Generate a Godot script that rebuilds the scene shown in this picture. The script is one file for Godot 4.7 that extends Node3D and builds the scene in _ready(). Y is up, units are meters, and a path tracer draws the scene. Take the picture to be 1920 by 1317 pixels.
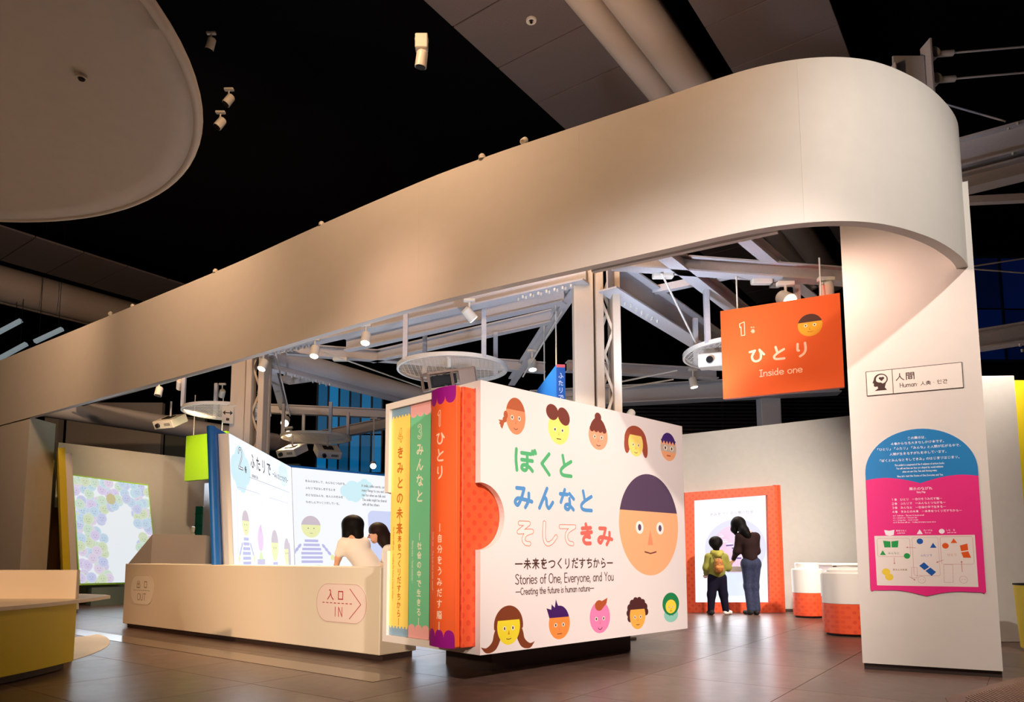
extends Node3D
# Museum exhibition hall: white ribbon band, giant slip-cased picture books, book-shaped screens.

var M := {}
var used := {}

# ------------------------------------------------------------------ materials
func mat(c: Color, rough := 0.6, spec := 0.5, metal := 0.0) -> StandardMaterial3D:
	var m := StandardMaterial3D.new()
	m.albedo_color = c
	m.roughness = rough
	m.metallic = metal
	m.metallic_specular = spec
	return m

func glow(c: Color, e: float) -> StandardMaterial3D:
	var m := mat(c, 0.5)
	m.emission_enabled = true
	m.emission = c
	m.emission_energy_multiplier = e
	return m

func tex_mat(im: Image, rough := 0.6, emit := 0.0) -> StandardMaterial3D:
	var m := mat(Color.WHITE, rough)
	var t := ImageTexture.create_from_image(im)
	m.texture_repeat = false
	if emit > 0.0:
		m.albedo_color = Color(0.1, 0.1, 0.1)
		m.emission_enabled = true
		m.emission = Color.WHITE
		m.emission_operator = BaseMaterial3D.EMISSION_OP_MULTIPLY
		m.emission_texture = t
		m.emission_energy_multiplier = emit
	else:
		m.albedo_texture = t
	return m

func noise_tex(freq: float, lo: Color, hi: Color, sd := 1, size := 512, as_normal := false) -> NoiseTexture2D:
	var n := FastNoiseLite.new()
	n.seed = sd
	n.frequency = freq
	n.fractal_octaves = 5
	var t := NoiseTexture2D.new()
	t.width = size
	t.height = size
	t.seamless = true
	t.noise = n
	if as_normal:
		t.as_normal_map = true
		t.bump_strength = 3.0
	else:
		var g := Gradient.new()
		g.set_color(0, lo)
		g.set_color(1, hi)
		t.color_ramp = g
	return t

func tri_mat(t: Texture2D, scale: float, rough: float) -> StandardMaterial3D:
	var m := mat(Color.WHITE, rough)
	m.albedo_texture = t
	m.uv1_triplanar = true
	m.uv1_world_triplanar = true
	m.uv1_scale = Vector3.ONE * scale
	return m

# ------------------------------------------------------------------ nodes
func numbered(called: String) -> String:
	var n: int = used.get(called, 0)
	used[called] = n + 1
	return called if n == 0 else "%s_%03d" % [called, n]

func tag(o: Node, label: String, category: String, group := "") -> void:
	o.set_meta("label", label)
	o.set_meta("category", category)
	if group != "":
		o.set_meta("group", group)

func thing(called: String, label: String, category: String, at := Vector3.ZERO, turn := 0.0, group := "") -> Node3D:
	var o := Node3D.new()
	o.name = numbered(called)
	add_child(o)
	o.position = at
	o.rotation.y = turn
	tag(o, label, category, group)
	return o

func part(parent: Node, called: String, mesh: Mesh, m: Material, at := Vector3.ZERO, rot := Vector3.ZERO) -> MeshInstance3D:
	var o := MeshInstance3D.new()
	o.name = called
	o.mesh = mesh
	o.material_override = m
	o.position = at
	o.rotation = rot
	parent.add_child(o, true)
	return o

func solo(called: String, mesh: Mesh, m: Material, label: String, category: String, at := Vector3.ZERO, rot := Vector3.ZERO, group := "") -> MeshInstance3D:
	var o := part(self, numbered(called), mesh, m, at, rot)
	tag(o, label, category, group)
	return o

func struct(called: String, mesh: Mesh, m: Material, at := Vector3.ZERO, rot := Vector3.ZERO) -> MeshInstance3D:
	var o := part(self, numbered(called), mesh, m, at, rot)
	o.set_meta("kind", "structure")
	return o

# ------------------------------------------------------------------ mesh builder
class MB:
	var st := SurfaceTool.new()
	func _init() -> void:
		st.begin(Mesh.PRIMITIVE_TRIANGLES)
		st.set_smooth_group(-1)
	func smooth(g: int) -> void:
		st.set_smooth_group(g)
	func v(p: Vector3, uv: Vector2) -> void:
		st.set_uv(uv)
		st.add_vertex(p)
	func tri(a: Vector3, b: Vector3, c: Vector3, n: Vector3, ua := Vector2.ZERO, ub := Vector2.ZERO, uc := Vector2.ZERO) -> void:
		if (c - a).cross(b - a).dot(n) >= 0.0:
			v(a, ua); v(b, ub); v(c, uc)
		else:
			v(a, ua); v(c, uc); v(b, ub)
	func quad(a: Vector3, b: Vector3, c: Vector3, d: Vector3, n: Vector3) -> void:
		tri(a, b, c, n)
		tri(a, c, d, n)
	func quad_uv(a: Vector3, b: Vector3, c: Vector3, d: Vector3, n: Vector3) -> void:
		# a bottom left, b bottom right, c top right, d top left
		tri(a, b, c, n, Vector2(0, 1), Vector2(1, 1), Vector2(1, 0))
		tri(a, c, d, n, Vector2(0, 1), Vector2(1, 0), Vector2(0, 0))
	func box(c: Vector3, s: Vector3, basis := Basis.IDENTITY) -> void:
		var h := s * 0.5
		for ax in 3:
			for sg in [-1.0, 1.0]:
				var n := Vector3.ZERO
				n[ax] = sg
				var u := Vector3.ZERO
				u[(ax + 1) % 3] = h[(ax + 1) % 3]
				var w := Vector3.ZERO
				w[(ax + 2) % 3] = h[(ax + 2) % 3]
				var o: Vector3 = n * h[ax]
				quad(c + basis * (o - u - w), c + basis * (o + u - w), c + basis * (o + u + w), c + basis * (o - u + w), basis * n)
	func cbox(c: Vector3, s: Vector3, b: float, basis := Basis.IDENTITY) -> void:
		# box with chamfered edges
		var h := s * 0.5
		b = minf(b, minf(h.x, minf(h.y, h.z)) * 0.9)
		for ax in 3:
			var i := (ax + 1) % 3
			var j := (ax + 2) % 3
			for sg in [-1.0, 1.0]:
				var pts := []
				for k in [[-1, -1], [1, -1], [1, 1], [-1, 1]]:
					var p := Vector3.ZERO
					p[ax] = sg * h[ax]
					p[i] = k[0] * (h[i] - b)
					p[j] = k[1] * (h[j] - b)
					pts.append(c + basis * p)
				var n := Vector3.ZERO
				n[ax] = sg
				quad(pts[0], pts[1], pts[2], pts[3], basis * n)
			for si in [-1.0, 1.0]:
				for sj in [-1.0, 1.0]:
					var q := []
					for e in [-1.0, 1.0]:
						var p1 := Vector3.ZERO
						p1[ax] = e * (h[ax] - b)
						p1[i] = si * h[i]
						p1[j] = sj * (h[j] - b)
						var p2 := p1
						p2[i] = si * (h[i] - b)
						p2[j] = sj * h[j]
						q.append(c + basis * p1)
						q.append(c + basis * p2)
					var n2 := Vector3.ZERO
					n2[i] = si
					n2[j] = sj
					quad(q[0], q[1], q[3], q[2], basis * n2)
		for sx in [-1.0, 1.0]:
			for sy in [-1.0, 1.0]:
				for sz in [-1.0, 1.0]:
					var g := Vector3(sx, sy, sz)
					tri(c + basis * (g * (h - Vector3(0, b, b))), c + basis * (g * (h - Vector3(b, 0, b))), c + basis * (g * (h - Vector3(b, b, 0))), basis * g)
	static func along(a: Vector3, b: Vector3, up := Vector3.UP) -> Basis:
		var z := (b - a).normalized()
		if absf(z.dot(up)) > 0.98:
			up = Vector3.RIGHT
		var x := up.cross(z).normalized()
		return Basis(x, z.cross(x), z)
	func bar(a: Vector3, b: Vector3, w: float, h: float) -> void:
		box((a + b) * 0.5, Vector3(w, h, a.distance_to(b)), along(a, b))
	func ibeam(a: Vector3, b: Vector3, w: float, h: float, t := 0.02) -> void:
		var bs := along(a, b)
		var l := a.distance_to(b)
		var c := (a + b) * 0.5
		box(c + bs.y * (h - t) * 0.5, Vector3(w, t, l), bs)
		box(c - bs.y * (h - t) * 0.5, Vector3(w, t, l), bs)
		box(c, Vector3(t, h - 2.0 * t, l), bs)
	func tube(a: Vector3, b: Vector3, r0: float, r1 := -1.0, n := 16, caps := true) -> void:
		if r1 < 0.0:
			r1 = r0
		var bs := along(a, b)
		smooth(1)
		for i in n:
			var t0 := TAU * i / n
			var t1 := TAU * (i + 1) / n
			var d0 := bs.x * cos(t0) + bs.y * sin(t0)
			var d1 := bs.x * cos(t1) + bs.y * sin(t1)
			quad(a + d0 * r0, a + d1 * r0, b + d1 * r1, b + d0 * r1, d0 + d1)
		smooth(-1)
		if caps:
			for i in n:
				var t0 := TAU * i / n
				var t1 := TAU * (i + 1) / n
				var d0 := bs.x * cos(t0) + bs.y * sin(t0)
				var d1 := bs.x * cos(t1) + bs.y * sin(t1)
				tri(a, a + d0 * r0, a + d1 * r0, -bs.z)
				tri(b, b + d0 * r1, b + d1 * r1, bs.z)
	func lathe(prof: Array, n := 32, c := Vector3.ZERO, closed := false, one := false) -> void:
		# prof: Vector2(r, y) walked so that the outside lies to the right when going up
		var cnt: int = prof.size() if closed else prof.size() - 1
		for k in cnt:
			var p: Vector2 = prof[k]
			var q: Vector2 = prof[(k + 1) % prof.size()]
			var nn := Vector2(q.y - p.y, -(q.x - p.x))
			smooth(9 if one else 10 + k)
			for i in n:
				var t0 := TAU * i / n
				var t1 := TAU * (i + 1) / n
				var e0 := Vector3(cos(t0), 0, sin(t0))
				var e1 := Vector3(cos(t1), 0, sin(t1))
				var m := (e0 + e1).normalized() * nn.x + Vector3(0, nn.y, 0)
				var a := c + e0 * p.x + Vector3(0, p.y, 0)
				var b := c + e1 * p.x + Vector3(0, p.y, 0)
				var d := c + e0 * q.x + Vector3(0, q.y, 0)
				var f := c + e1 * q.x + Vector3(0, q.y, 0)
				if p.x < 1e-5:
					tri(a, d, f, m)
				elif q.x < 1e-5:
					tri(a, b, d, m)
				else:
					quad(a, b, f, d, m)
		smooth(-1)
	func extrude(poly: PackedVector2Array, d: float, uv := Rect2(0, 0, 1, 1), z := 0.0) -> void:
		var ids := Geometry2D.triangulate_polygon(poly)
		var uvs := []
		for p in poly:
			uvs.append(Vector2((p.x - uv.position.x) / uv.size.x, 1.0 - (p.y - uv.position.y) / uv.size.y))
		for k in range(0, ids.size(), 3):
			var a := poly[ids[k]]
			var b := poly[ids[k + 1]]
			var c := poly[ids[k + 2]]
			tri(Vector3(a.x, a.y, z), Vector3(b.x, b.y, z), Vector3(c.x, c.y, z), Vector3.BACK, uvs[ids[k]], uvs[ids[k + 1]], uvs[ids[k + 2]])
			tri(Vector3(a.x, a.y, z - d), Vector3(b.x, b.y, z - d), Vector3(c.x, c.y, z - d), Vector3.FORWARD, uvs[ids[k]], uvs[ids[k + 1]], uvs[ids[k + 2]])
		var area := 0.0
		for i in poly.size():
			area += poly[i].cross(poly[(i + 1) % poly.size()])
		var sg := 1.0 if area > 0.0 else -1.0
		for i in poly.size():
			var j := (i + 1) % poly.size()
			var a := poly[i]
			var b := poly[j]
			var n := Vector3((b - a).y, -(b - a).x, 0) * sg
			var a0 := Vector3(a.x, a.y, z)
			var b0 := Vector3(b.x, b.y, z)
			tri(a0, b0, b0 - Vector3(0, 0, d), n, uvs[i], uvs[j], uvs[j])
			tri(a0, b0 - Vector3(0, 0, d), a0 - Vector3(0, 0, d), n, uvs[i], uvs[j], uvs[i])
	func floor_poly(poly: PackedVector2Array, y0: float, y1: float) -> void:
		# poly of (x, z) raised from y0 to y1
		var ids := Geometry2D.triangulate_polygon(poly)
		for k in range(0, ids.size(), 3):
			for yy in [[y1, Vector3.UP], [y0, Vector3.DOWN]]:
				var a := poly[ids[k]]
				var b := poly[ids[k + 1]]
				var c := poly[ids[k + 2]]
				tri(Vector3(a.x, yy[0], a.y), Vector3(b.x, yy[0], b.y), Vector3(c.x, yy[0], c.y), yy[1])
		var area := 0.0
		for i in poly.size():
			area += poly[i].cross(poly[(i + 1) % poly.size()])
		var sg := 1.0 if area > 0.0 else -1.0
		for i in poly.size():
			var a := poly[i]
			var b := poly[(i + 1) % poly.size()]
			var n := Vector3((b - a).y, 0, -(b - a).x) * sg
			quad(Vector3(a.x, y0, a.y), Vector3(b.x, y0, b.y), Vector3(b.x, y1, b.y), Vector3(a.x, y1, a.y), n)
	func done() -> ArrayMesh:
		st.generate_normals()
		return st.commit()

func m_box(s: Vector3, b := 0.0, c := Vector3.ZERO) -> ArrayMesh:
	var q := MB.new()
	if b > 0.0:
		q.cbox(c, s, b)
	else:
		q.box(c, s)
	return q.done()

func m_bar(a: Vector3, b: Vector3, w: float, h: float) -> ArrayMesh:
	var q := MB.new()
	q.bar(a, b, w, h)
	return q.done()

func m_ibeam(a: Vector3, b: Vector3, w: float, h: float, t := 0.02) -> ArrayMesh:
	var q := MB.new()
	q.ibeam(a, b, w, h, t)
	return q.done()

func m_tube(a: Vector3, b: Vector3, r0: float, r1 := -1.0, n := 16) -> ArrayMesh:
	var q := MB.new()
	q.tube(a, b, r0, r1, n)
	return q.done()

func m_lathe(prof: Array, n := 32, closed := false) -> ArrayMesh:
	var q := MB.new()
	q.lathe(prof, n, Vector3.ZERO, closed)
	return q.done()

func m_ext(poly: PackedVector2Array, d: float, uv := Rect2(0, 0, 1, 1)) -> ArrayMesh:
	var q := MB.new()
	q.extrude(poly, d, uv)
	return q.done()

func m_floor(poly: PackedVector2Array, y0: float, y1: float) -> ArrayMesh:
	var q := MB.new()
	q.floor_poly(poly, y0, y1)
	return q.done()

func rrect(x: float, y: float, w: float, h: float, r: float, seg := 6) -> PackedVector2Array:
	var out := PackedVector2Array()
	var cs := [Vector2(x + w - r, y + h - r), Vector2(x + r, y + h - r), Vector2(x + r, y + r), Vector2(x + w - r, y + r)]
	for k in 4:
		for i in seg + 1:
			var t := PI / 2 * (k + float(i) / seg)
			out.append(cs[k] + Vector2(cos(t), sin(t)) * r)
	return out

func quad_poly(pts: Array) -> PackedVector2Array:
	var o := PackedVector2Array()
	for p in pts:
		o.append(Vector2(p[0], p[1]))
	return o

# slab standing on four corner points (front face), thickness t to the back
func m_slab(bl: Vector3, br: Vector3, tr: Vector3, tl: Vector3, t: float) -> ArrayMesh:
	var q := MB.new()
	var n := (br - bl).cross(tl - bl).normalized()
	var b := -n * t
	q.quad_uv(bl, br, tr, tl, n)
	q.quad(bl + b, br + b, tr + b, tl + b, -n)
	var c := (bl + br + tr + tl) * 0.25
	var ring := [bl, br, tr, tl]
	for i in 4:
		var p: Vector3 = ring[i]
		var r: Vector3 = ring[(i + 1) % 4]
		q.quad(p, r, r + b, p + b, (p + r) * 0.5 - c)
	return q.done()

# ------------------------------------------------------------------ printing: an image drawn with filled shapes and strokes
const GLYPHS := {
	"ぼ": "12,8 10,50 14,92|35,20 78,20|35,48 84,48|60,20 60,75 50,90 36,84 38,72 52,68 70,76 84,90|84,8 88,18|95,4 99,14",
	"ほ": "12,8 10,50 14,92|35,18 84,18|35,46 84,46|60,18 60,75 50,90 36,84 38,72 52,68 70,76 84,90",
	"は": "12,8 10,50 14,92|34,28 90,28|64,8 64,74 52,90 38,84 40,72 54,68 72,76 90,90",
	"く": "72,6 24,50 24,50 72,94", "と": "32,6 42,48|84,28 40,52 20,72 32,90 84,92",
	"み": "16,14 54,14 54,14 40,56 22,86 8,74 22,58 60,62 94,68|78,34 76,66 60,94",
	"ん": "56,6 8,94 8,94 34,52 50,52 54,80 68,92 92,66",
	"な": "10,26 54,26|38,6 14,62|66,22 92,44|66,44 68,78 56,92 40,86 42,74 56,70 70,76 90,92",
	"そ": "24,10 74,10 74,10 18,46 18,46 92,42 58,54 44,76 56,92 76,94", "し": "28,6 26,66 40,92 66,86 90,62",
	"て": "8,16 92,14 92,14 52,36 42,62 54,86 78,92", "で": "8,18 86,16 86,16 50,38 42,64 54,86 76,92|76,40 82,52|90,36 96,48",
	"き": "16,24 78,20|12,46 84,40|42,4 70,64|70,64 40,60 24,76 40,92 74,92",
	"ひ": "4,24 38,18 38,18 18,56 26,86 50,94 72,80 76,44 68,16 68,16 96,52",
	"り": "26,10 24,50 32,56|72,8 74,52 62,80 38,96", "を": "14,22 78,20|46,4 20,52 44,42 54,54 52,70|86,38 40,58 26,76 40,92 82,92",
	"う": "38,4 64,18|22,42 54,30 80,44 74,72 40,96", "つ": "6,38 50,26 86,34 88,58 70,78 38,88", "た": "8,28 58,26|36,6 14,92|54,48 86,46|52,72 60,90 90,88",
	"だ": "8,28 58,26|36,6 14,92|54,48 86,46|52,72 60,90 90,88|76,8 80,20|90,4 94,16",
	"す": "6,24 94,22|56,4 56,52 44,64 32,52 46,42 56,54 54,74 34,96", "ち": "12,22 86,20|44,4 26,56 56,44 82,56 78,80 34,94",
	"か": "8,32 56,30 62,44 54,84 40,88|34,6 12,92|76,20 94,54", "が": "8,34 54,32 60,46 52,86 38,90|32,10 12,94|70,28 86,56|78,6 84,18|92,2 98,14",
	"ら": "36,6 62,18|28,30 24,60 54,46 80,58 76,82 32,94", "の": "52,20 38,76 22,82 8,60 22,32 50,18 82,30 90,60 62,94",
	"ふ": "40,6 60,20|54,34 60,60 56,90 34,88|22,58 10,80|74,54 94,76", "こ": "20,18 78,18|20,70 36,88 84,86",
	"る": "22,12 74,12 74,12 14,62 48,44 84,56 82,86 50,94 40,80 58,76", "お": "8,28 60,26|34,6 34,82 20,88 12,72 56,46 88,58 82,88 60,92|74,14 94,32",
	"け": "14,8 12,50 16,90|36,32 94,30|68,6 68,60 48,96", "い": "14,18 16,66 32,86|72,22 88,60", "ま": "12,18 88,18|16,42 84,42|52,4 52,78 38,92 22,80 44,68 86,90",
	"じ": "28,6 26,66 40,92 66,86 90,62|62,14 68,26|78,10 84,22", "れ": "24,6 24,94|8,28 38,26 38,26 8,74|30,46 58,30 66,40 64,80 76,90 94,72",
	"未": "22,26 78,26|6,48 94,48|50,4 50,96|48,50 10,84|52,50 90,84", "来": "16,18 84,18|30,26 38,40|70,26 62,40|6,48 94,48|50,4 50,96|48,52 10,88|52,52 90,88",
	"社": "24,4 30,16|6,26 44,26 44,26 8,58|28,46 28,96|54,40 94,40|72,10 72,90|46,90 98,90", "会": "50,4 6,44|50,4 94,44|30,42 70,42|14,58 86,58|44,58 24,88 80,86|66,72 84,94",
	"中": "14,24 86,24 86,24 86,62 86,62 14,62 14,62 14,24|50,4 50,96", "生": "28,8 10,44|24,30 88,30|20,56 82,56|6,92 94,92|52,4 52,92",
	"自": "46,2 38,18|20,20 80,20 80,20 80,94 80,94 20,94 20,94 20,20|20,44 80,44|20,68 80,68", "分": "38,6 6,46|62,6 94,46|24,50 76,50 74,86 60,92|46,50 18,94",
	"脳": "12,12 12,60 4,94|12,12 36,12 36,12 36,92|12,36 36,36|12,60 36,60|52,8 58,24|68,6 72,22|92,8 80,26|50,34 50,92 50,92 92,92 92,92 92,34|58,46 84,80|84,46 58,80",
	"巻": "28,6 36,18|72,6 64,18|18,26 82,26|6,44 94,44|50,4 44,34 8,66|56,44 92,66|32,60 68,60 68,60 66,76 66,76 32,76 32,76 34,92 34,92 76,92 80,80",
	"人": "50,6 44,50 8,94|50,36 66,70 94,94",
	"間": "8,8 8,96|8,8 42,8 42,8 42,42 42,42 8,42|8,25 42,25|58,8 92,8 92,8 92,96|58,8 58,42 58,42 92,42|58,25 92,25|32,54 68,54 68,54 68,88 68,88 32,88 32,88 32,54|32,71 68,71",
	"出": "50,4 50,94|20,16 20,48 20,48 80,48 80,48 80,16|10,56 10,94 10,94 90,94 90,94 90,56", "口": "18,16 82,16 82,16 82,88 82,88 18,88 18,88 18,16",
	"入": "34,6 48,8 52,30 40,60 8,94|52,34 66,70 94,94", "类": "28,6 36,20|72,6 64,20|6,30 94,30|50,4 50,50|46,32 12,54|54,32 88,54|6,66 94,66|50,52 46,70 10,96|54,68 90,96",
	"인": "48,30 40,14 24,12 12,30 22,50 40,48 48,30|80,4 80,58|24,64 24,92 24,92 88,92", "간": "12,14 54,14 54,14 44,40 10,58|74,4 74,62|74,34 96,34|26,68 26,94 26,94 86,94",
	"展": "14,8 88,8 88,8 88,26 88,26 14,26|14,8 14,60 2,94|26,44 92,44|40,32 40,60|66,32 66,60|20,60 96,60|36,60 36,92 54,82|86,66 62,76|54,62 94,94",
	"示": "26,14 74,14|6,40 94,40|50,40 50,92 38,88|30,56 10,82|70,56 90,82", "大": "6,36 94,36|50,6 46,50 8,94|52,40 92,94",
	"本": "6,30 94,30|50,4 50,96|48,32 8,76|52,32 92,76|32,74 68,74", "広": "50,4 50,16|10,18 92,18|14,18 14,60 4,94|54,34 34,84 84,80|74,62 92,94",
	"ー": "6,50 94,50", "|": "50,4 50,96", "、": "14,78 28,94", "。": "14,82 26,80 26,94 14,94 14,82", "「": "60,4 60,60|60,4 94,4", "」": "40,40 40,96|6,96 40,96", "・": "48,50 52,50",
	"1": "24,24 50,6 50,6 50,94", "2": "20,26 36,8 66,8 78,30 60,56 18,94 18,94 84,94", "3": "22,14 50,6 74,22 66,44 44,48 72,54 78,78 50,96 20,84", "4": "66,94 66,6 66,6 14,68 14,68 92,68",
}
const LATIN := {
	"S": "52:46,14 26,2 8,20 26,46 44,68 34,98 6,88", "t": "34:16,12 16,84 30,98|4,40 30,40", "o": "48:24,40 10,48 6,68 12,90 24,98 38,90 42,68 38,48 24,40",
	"r": "34:8,40 8,98|8,62 18,44 32,42", "i": "16:8,42 8,98|8,16 8,20", "e": "46:6,68 40,68 36,48 22,40 8,50 6,76 20,98 40,90", "s": "40:34,48 20,40 8,52 22,66 34,82 20,98 6,90",
	"f": "32:30,6 18,8 14,24 14,98|4,44 28,44", "O": "64:32,2 12,16 6,50 12,84 32,98 52,84 58,50 52,16 32,2", "n": "46:8,40 8,98|8,62 22,40 38,54 38,98", ",": "16:8,92 4,112", ".": "14:7,96 7,98",
	"E": "48:42,2 8,2 8,2 8,98 8,98 42,98|8,48 36,48", "v": "42:4,40 20,98 20,98 38,40", "y": "44:6,40 22,84|38,40 14,126", "a": "46:38,50 20,40 6,68 18,98 38,82|38,40 38,98",
	"d": "48:38,2 38,98|38,58 22,40 6,68 18,98 38,82", "Y": "52:4,2 26,46 26,46 48,2|26,46 26,98", "u": "46:6,40 8,84 22,98 38,80|38,40 38,98", "C": "56:50,14 30,2 8,28 8,72 30,98 50,86",
	"g": "46:38,50 20,40 6,66 18,94 38,78|38,40 38,110 22,126 8,118", "h": "46:8,2 8,98|8,60 22,40 38,54 38,98", "m": "68:8,40 8,98|8,58 22,40 34,54 34,98|34,58 48,40 60,54 60,98",
	"I": "34:4,2 30,2|17,2 17,98|4,98 30,98", "N": "58:8,98 8,2 8,2 50,98 50,98 50,2", "U": "56:8,2 8,66 16,92 28,98 40,92 48,66 48,2", "T": "52:4,2 48,2|26,2 26,98", "H": "58:8,2 8,98|50,2 50,98|8,50 50,50",
	"w": "58:4,40 16,98 16,98 29,48 29,48 42,98 42,98 54,40", "c": "42:36,48 22,40 6,68 22,98 36,90", "l": "16:8,2 8,98", "b": "48:8,2 8,98|8,58 24,40 42,68 28,98 8,82", "p": "48:8,40 8,126|8,58 24,40 42,68 28,98 8,82",
	"k": "42:8,2 8,98|36,42 8,70|16,66 38,98", "x": "40:4,40 36,98|36,40 4,98", "M": "66:8,98 8,2 8,2 33,60 33,60 58,2 58,2 58,98", "—": "90:6,56 84,56", "'": "12:6,4 4,20", "1": "30:8,20 20,4 20,4 20,98", "4": "50:36,98 36,4 36,4 4,66 4,66 46,66", " ": "30:",
	"W": "80:4,2 22,98 22,98 40,20 40,20 58,98 58,98 76,2", "A": "58:4,98 29,2 29,2 54,98|14,64 44,64",
}

class Canvas:
	var im: Image
	var w: int
	var h: int
	func _init(ww: int, hh: int, c: Color) -> void:
		w = ww
		h = hh
		im = Image.create_empty(w, h, false, Image.FORMAT_RGB8)
		im.fill(c)
	func poly(p: PackedVector2Array, c: Color) -> void:
		var lo := 1e9
		var hi := -1e9
		for q in p:
			lo = minf(lo, q.y)
			hi = maxf(hi, q.y)
		var n := p.size()
		for y in range(maxi(0, int(floor(lo))), mini(h - 1, int(ceil(hi))) + 1):
			var yy := y + 0.5
			var xs: Array[float] = []
			var j := n - 1
			for i in n:
				var a := p[i]
				var b := p[j]
				if (a.y > yy) != (b.y > yy):
					xs.append(a.x + (yy - a.y) / (b.y - a.y) * (b.x - a.x))
				j = i
			xs.sort()
			for k in range(0, xs.size() - 1, 2):
				var x0 := maxi(0, int(round(xs[k])))
				var x1 := mini(w, int(round(xs[k + 1])))
				if x1 > x0:
					im.fill_rect(Rect2i(x0, y, x1 - x0, 1), c)
	func ell(x: float, y: float, rx: float, ry: float, c: Color, rot := 0.0, n := 36) -> void:
		var p := PackedVector2Array()
		for i in n:
			var t := TAU * i / n
			p.append(Vector2(x, y) + Vector2(cos(t) * rx, sin(t) * ry).rotated(rot))
		poly(p, c)
	# part of an ellipse above the line y = cut
	func cap(x: float, y: float, rx: float, ry: float, cut: float, c: Color) -> void:
		var p := PackedVector2Array()
		var a := asin(clampf((y - cut) / ry, -1.0, 1.0))
		for i in 25:
			var t := a + (PI - 2.0 * a) * i / 24.0
			p.append(Vector2(x + cos(t) * rx, y - sin(t) * ry))
		poly(p, c)
	func rect(x: float, y: float, ww: float, hh: float, c: Color) -> void:
		im.fill_rect(Rect2i(int(x), int(y), int(ww), int(hh)), c)
	func stroke(p: PackedVector2Array, wd: float, c: Color) -> void:
		var r := wd * 0.5
		for i in p.size():
			if r > 0.8:
				ell(p[i].x, p[i].y, r, r, c, 0.0, 10 if r < 6 else 18)
			if i > 0:
				var d := (p[i] - p[i - 1])
				if d.length() < 0.01:
					continue
				var o := d.normalized().orthogonal() * r
				poly(PackedVector2Array([p[i - 1] + o, p[i] + o, p[i] - o, p[i - 1] - o]), c)
	func dashed(a: Vector2, b: Vector2, n: int, wd: float, c: Color) -> void:
		for i in n:
			stroke(PackedVector2Array([a.lerp(b, (i + 0.15) / n), a.lerp(b, (i + 0.65) / n)]), wd, c)
	static func curve(s: String, at: Vector2, sx: float, sy: float) -> PackedVector2Array:
		var p := PackedVector2Array()
		for t in s.split(" ", false):
			var e := t.split(",")
			p.append(at + Vector2(float(e[0]) * sx, float(e[1]) * sy) / 100.0)
		if p.size() < 3:
			return p
		var out := PackedVector2Array()
		for i in p.size() - 1:
			var p0 := p[maxi(i - 1, 0)]
			var p3 := p[mini(i + 2, p.size() - 1)]
			if p[i].distance_to(p[i + 1]) < 0.01:
				continue
			# a doubled point is a corner
			if p0.distance_to(p[i]) < 0.01:
				p0 = p[i]
			if p3.distance_to(p[i + 1]) < 0.01:
				p3 = p[i + 1]
			for k in 5:
				out.append(p[i].cubic_interpolate(p[i + 1], p0, p3, k / 5.0))
		out.append(p[p.size() - 1])
		return out
	func glyph(ch: String, x: float, y: float, sx: float, sy: float, wd: float, c: Color) -> void:
		if not GLYPHS.has(ch):
			return
		for s in GLYPHS[ch].split("|", false):
			stroke(curve(s, Vector2(x, y), sx, sy), wd, c)
	# a run of square characters, centred on (x, y) when mid, top down when down
	func kana(t: String, x: float, y: float, size: float, wd: float, c: Color, step := 1.1, mid := true, down := false) -> void:
		var n := t.length()
		var run := size * step
		var x0 := x
		var y0 := y
		if mid:
			if down:
				y0 = y - run * (n - 1) * 0.5
			else:
				x0 = x - run * (n - 1) * 0.5
		for i in n:
			var ch := t[i]
			if down and ch == "ー":
				ch = "|"
			glyph(ch, x0 - size * 0.5, y0 - size * 0.5, size, size, wd, c)
			if down:
				y0 += run
			else:
				x0 += run
	func latin_width(t: String, size: float) -> float:
		var s := 0.0
		for ch in t:
			s += float(LATIN.get(ch, LATIN["o"]).split(":")[0]) * size / 100.0
		return s
	# capitals size tall, top at y
	func latin(t: String, x: float, y: float, size: float, wd: float, c: Color, fit := 0.0, mid := false, rot := 0.0) -> void:
		var k := 1.0
		var full := latin_width(t, size)
		if fit > 0.0:
			k = fit / full
		var cx := x - (full * k * 0.5 if mid else 0.0)
		for ch in t:
			var e: PackedStringArray = LATIN.get(ch, LATIN["o"]).split(":")
			for s in e[1].split("|", false):
				var q := curve(s, Vector2(cx, y), size * k, size)
				if rot != 0.0:
					for i in q.size():
						q[i] = Vector2(x, y) + (q[i] - Vector2(x, y)).rotated(rot)
				stroke(q, wd, c)
			cx += float(e[0]) * size * k / 100.0

func rgb(r: int, g: int, b: int) -> Color:
	return Color(r / 255.0, g / 255.0, b / 255.0)

func face(cv: Canvas, x: float, y: float, rx: float, ry: float, skin: Color, eye: Color, nose: Color, smile: float) -> void:
	cv.ell(x, y, rx, ry, skin)
	for s in [-1.0, 1.0]:
		cv.ell(x + s * rx * 0.36, y + ry * 0.1, rx * 0.13, ry * 0.13, rgb(250, 240, 225))
		cv.ell(x + s * rx * 0.36, y + ry * 0.1, rx * 0.065, ry * 0.085, eye)
	cv.poly(PackedVector2Array([Vector2(x, y + ry * 0.18), Vector2(x + rx * 0.09, y + ry * 0.44), Vector2(x - rx * 0.09, y + ry * 0.44)]), nose)
	var p := PackedVector2Array()
	for i in 9:
		var t := i / 4.0 - 1.0
		p.append(Vector2(x + t * rx * 0.2, y + ry * (0.66 + smile * 0.07 * (1.0 - t * t))))
	cv.stroke(p, maxf(rx * 0.045, 2.0), eye)

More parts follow.
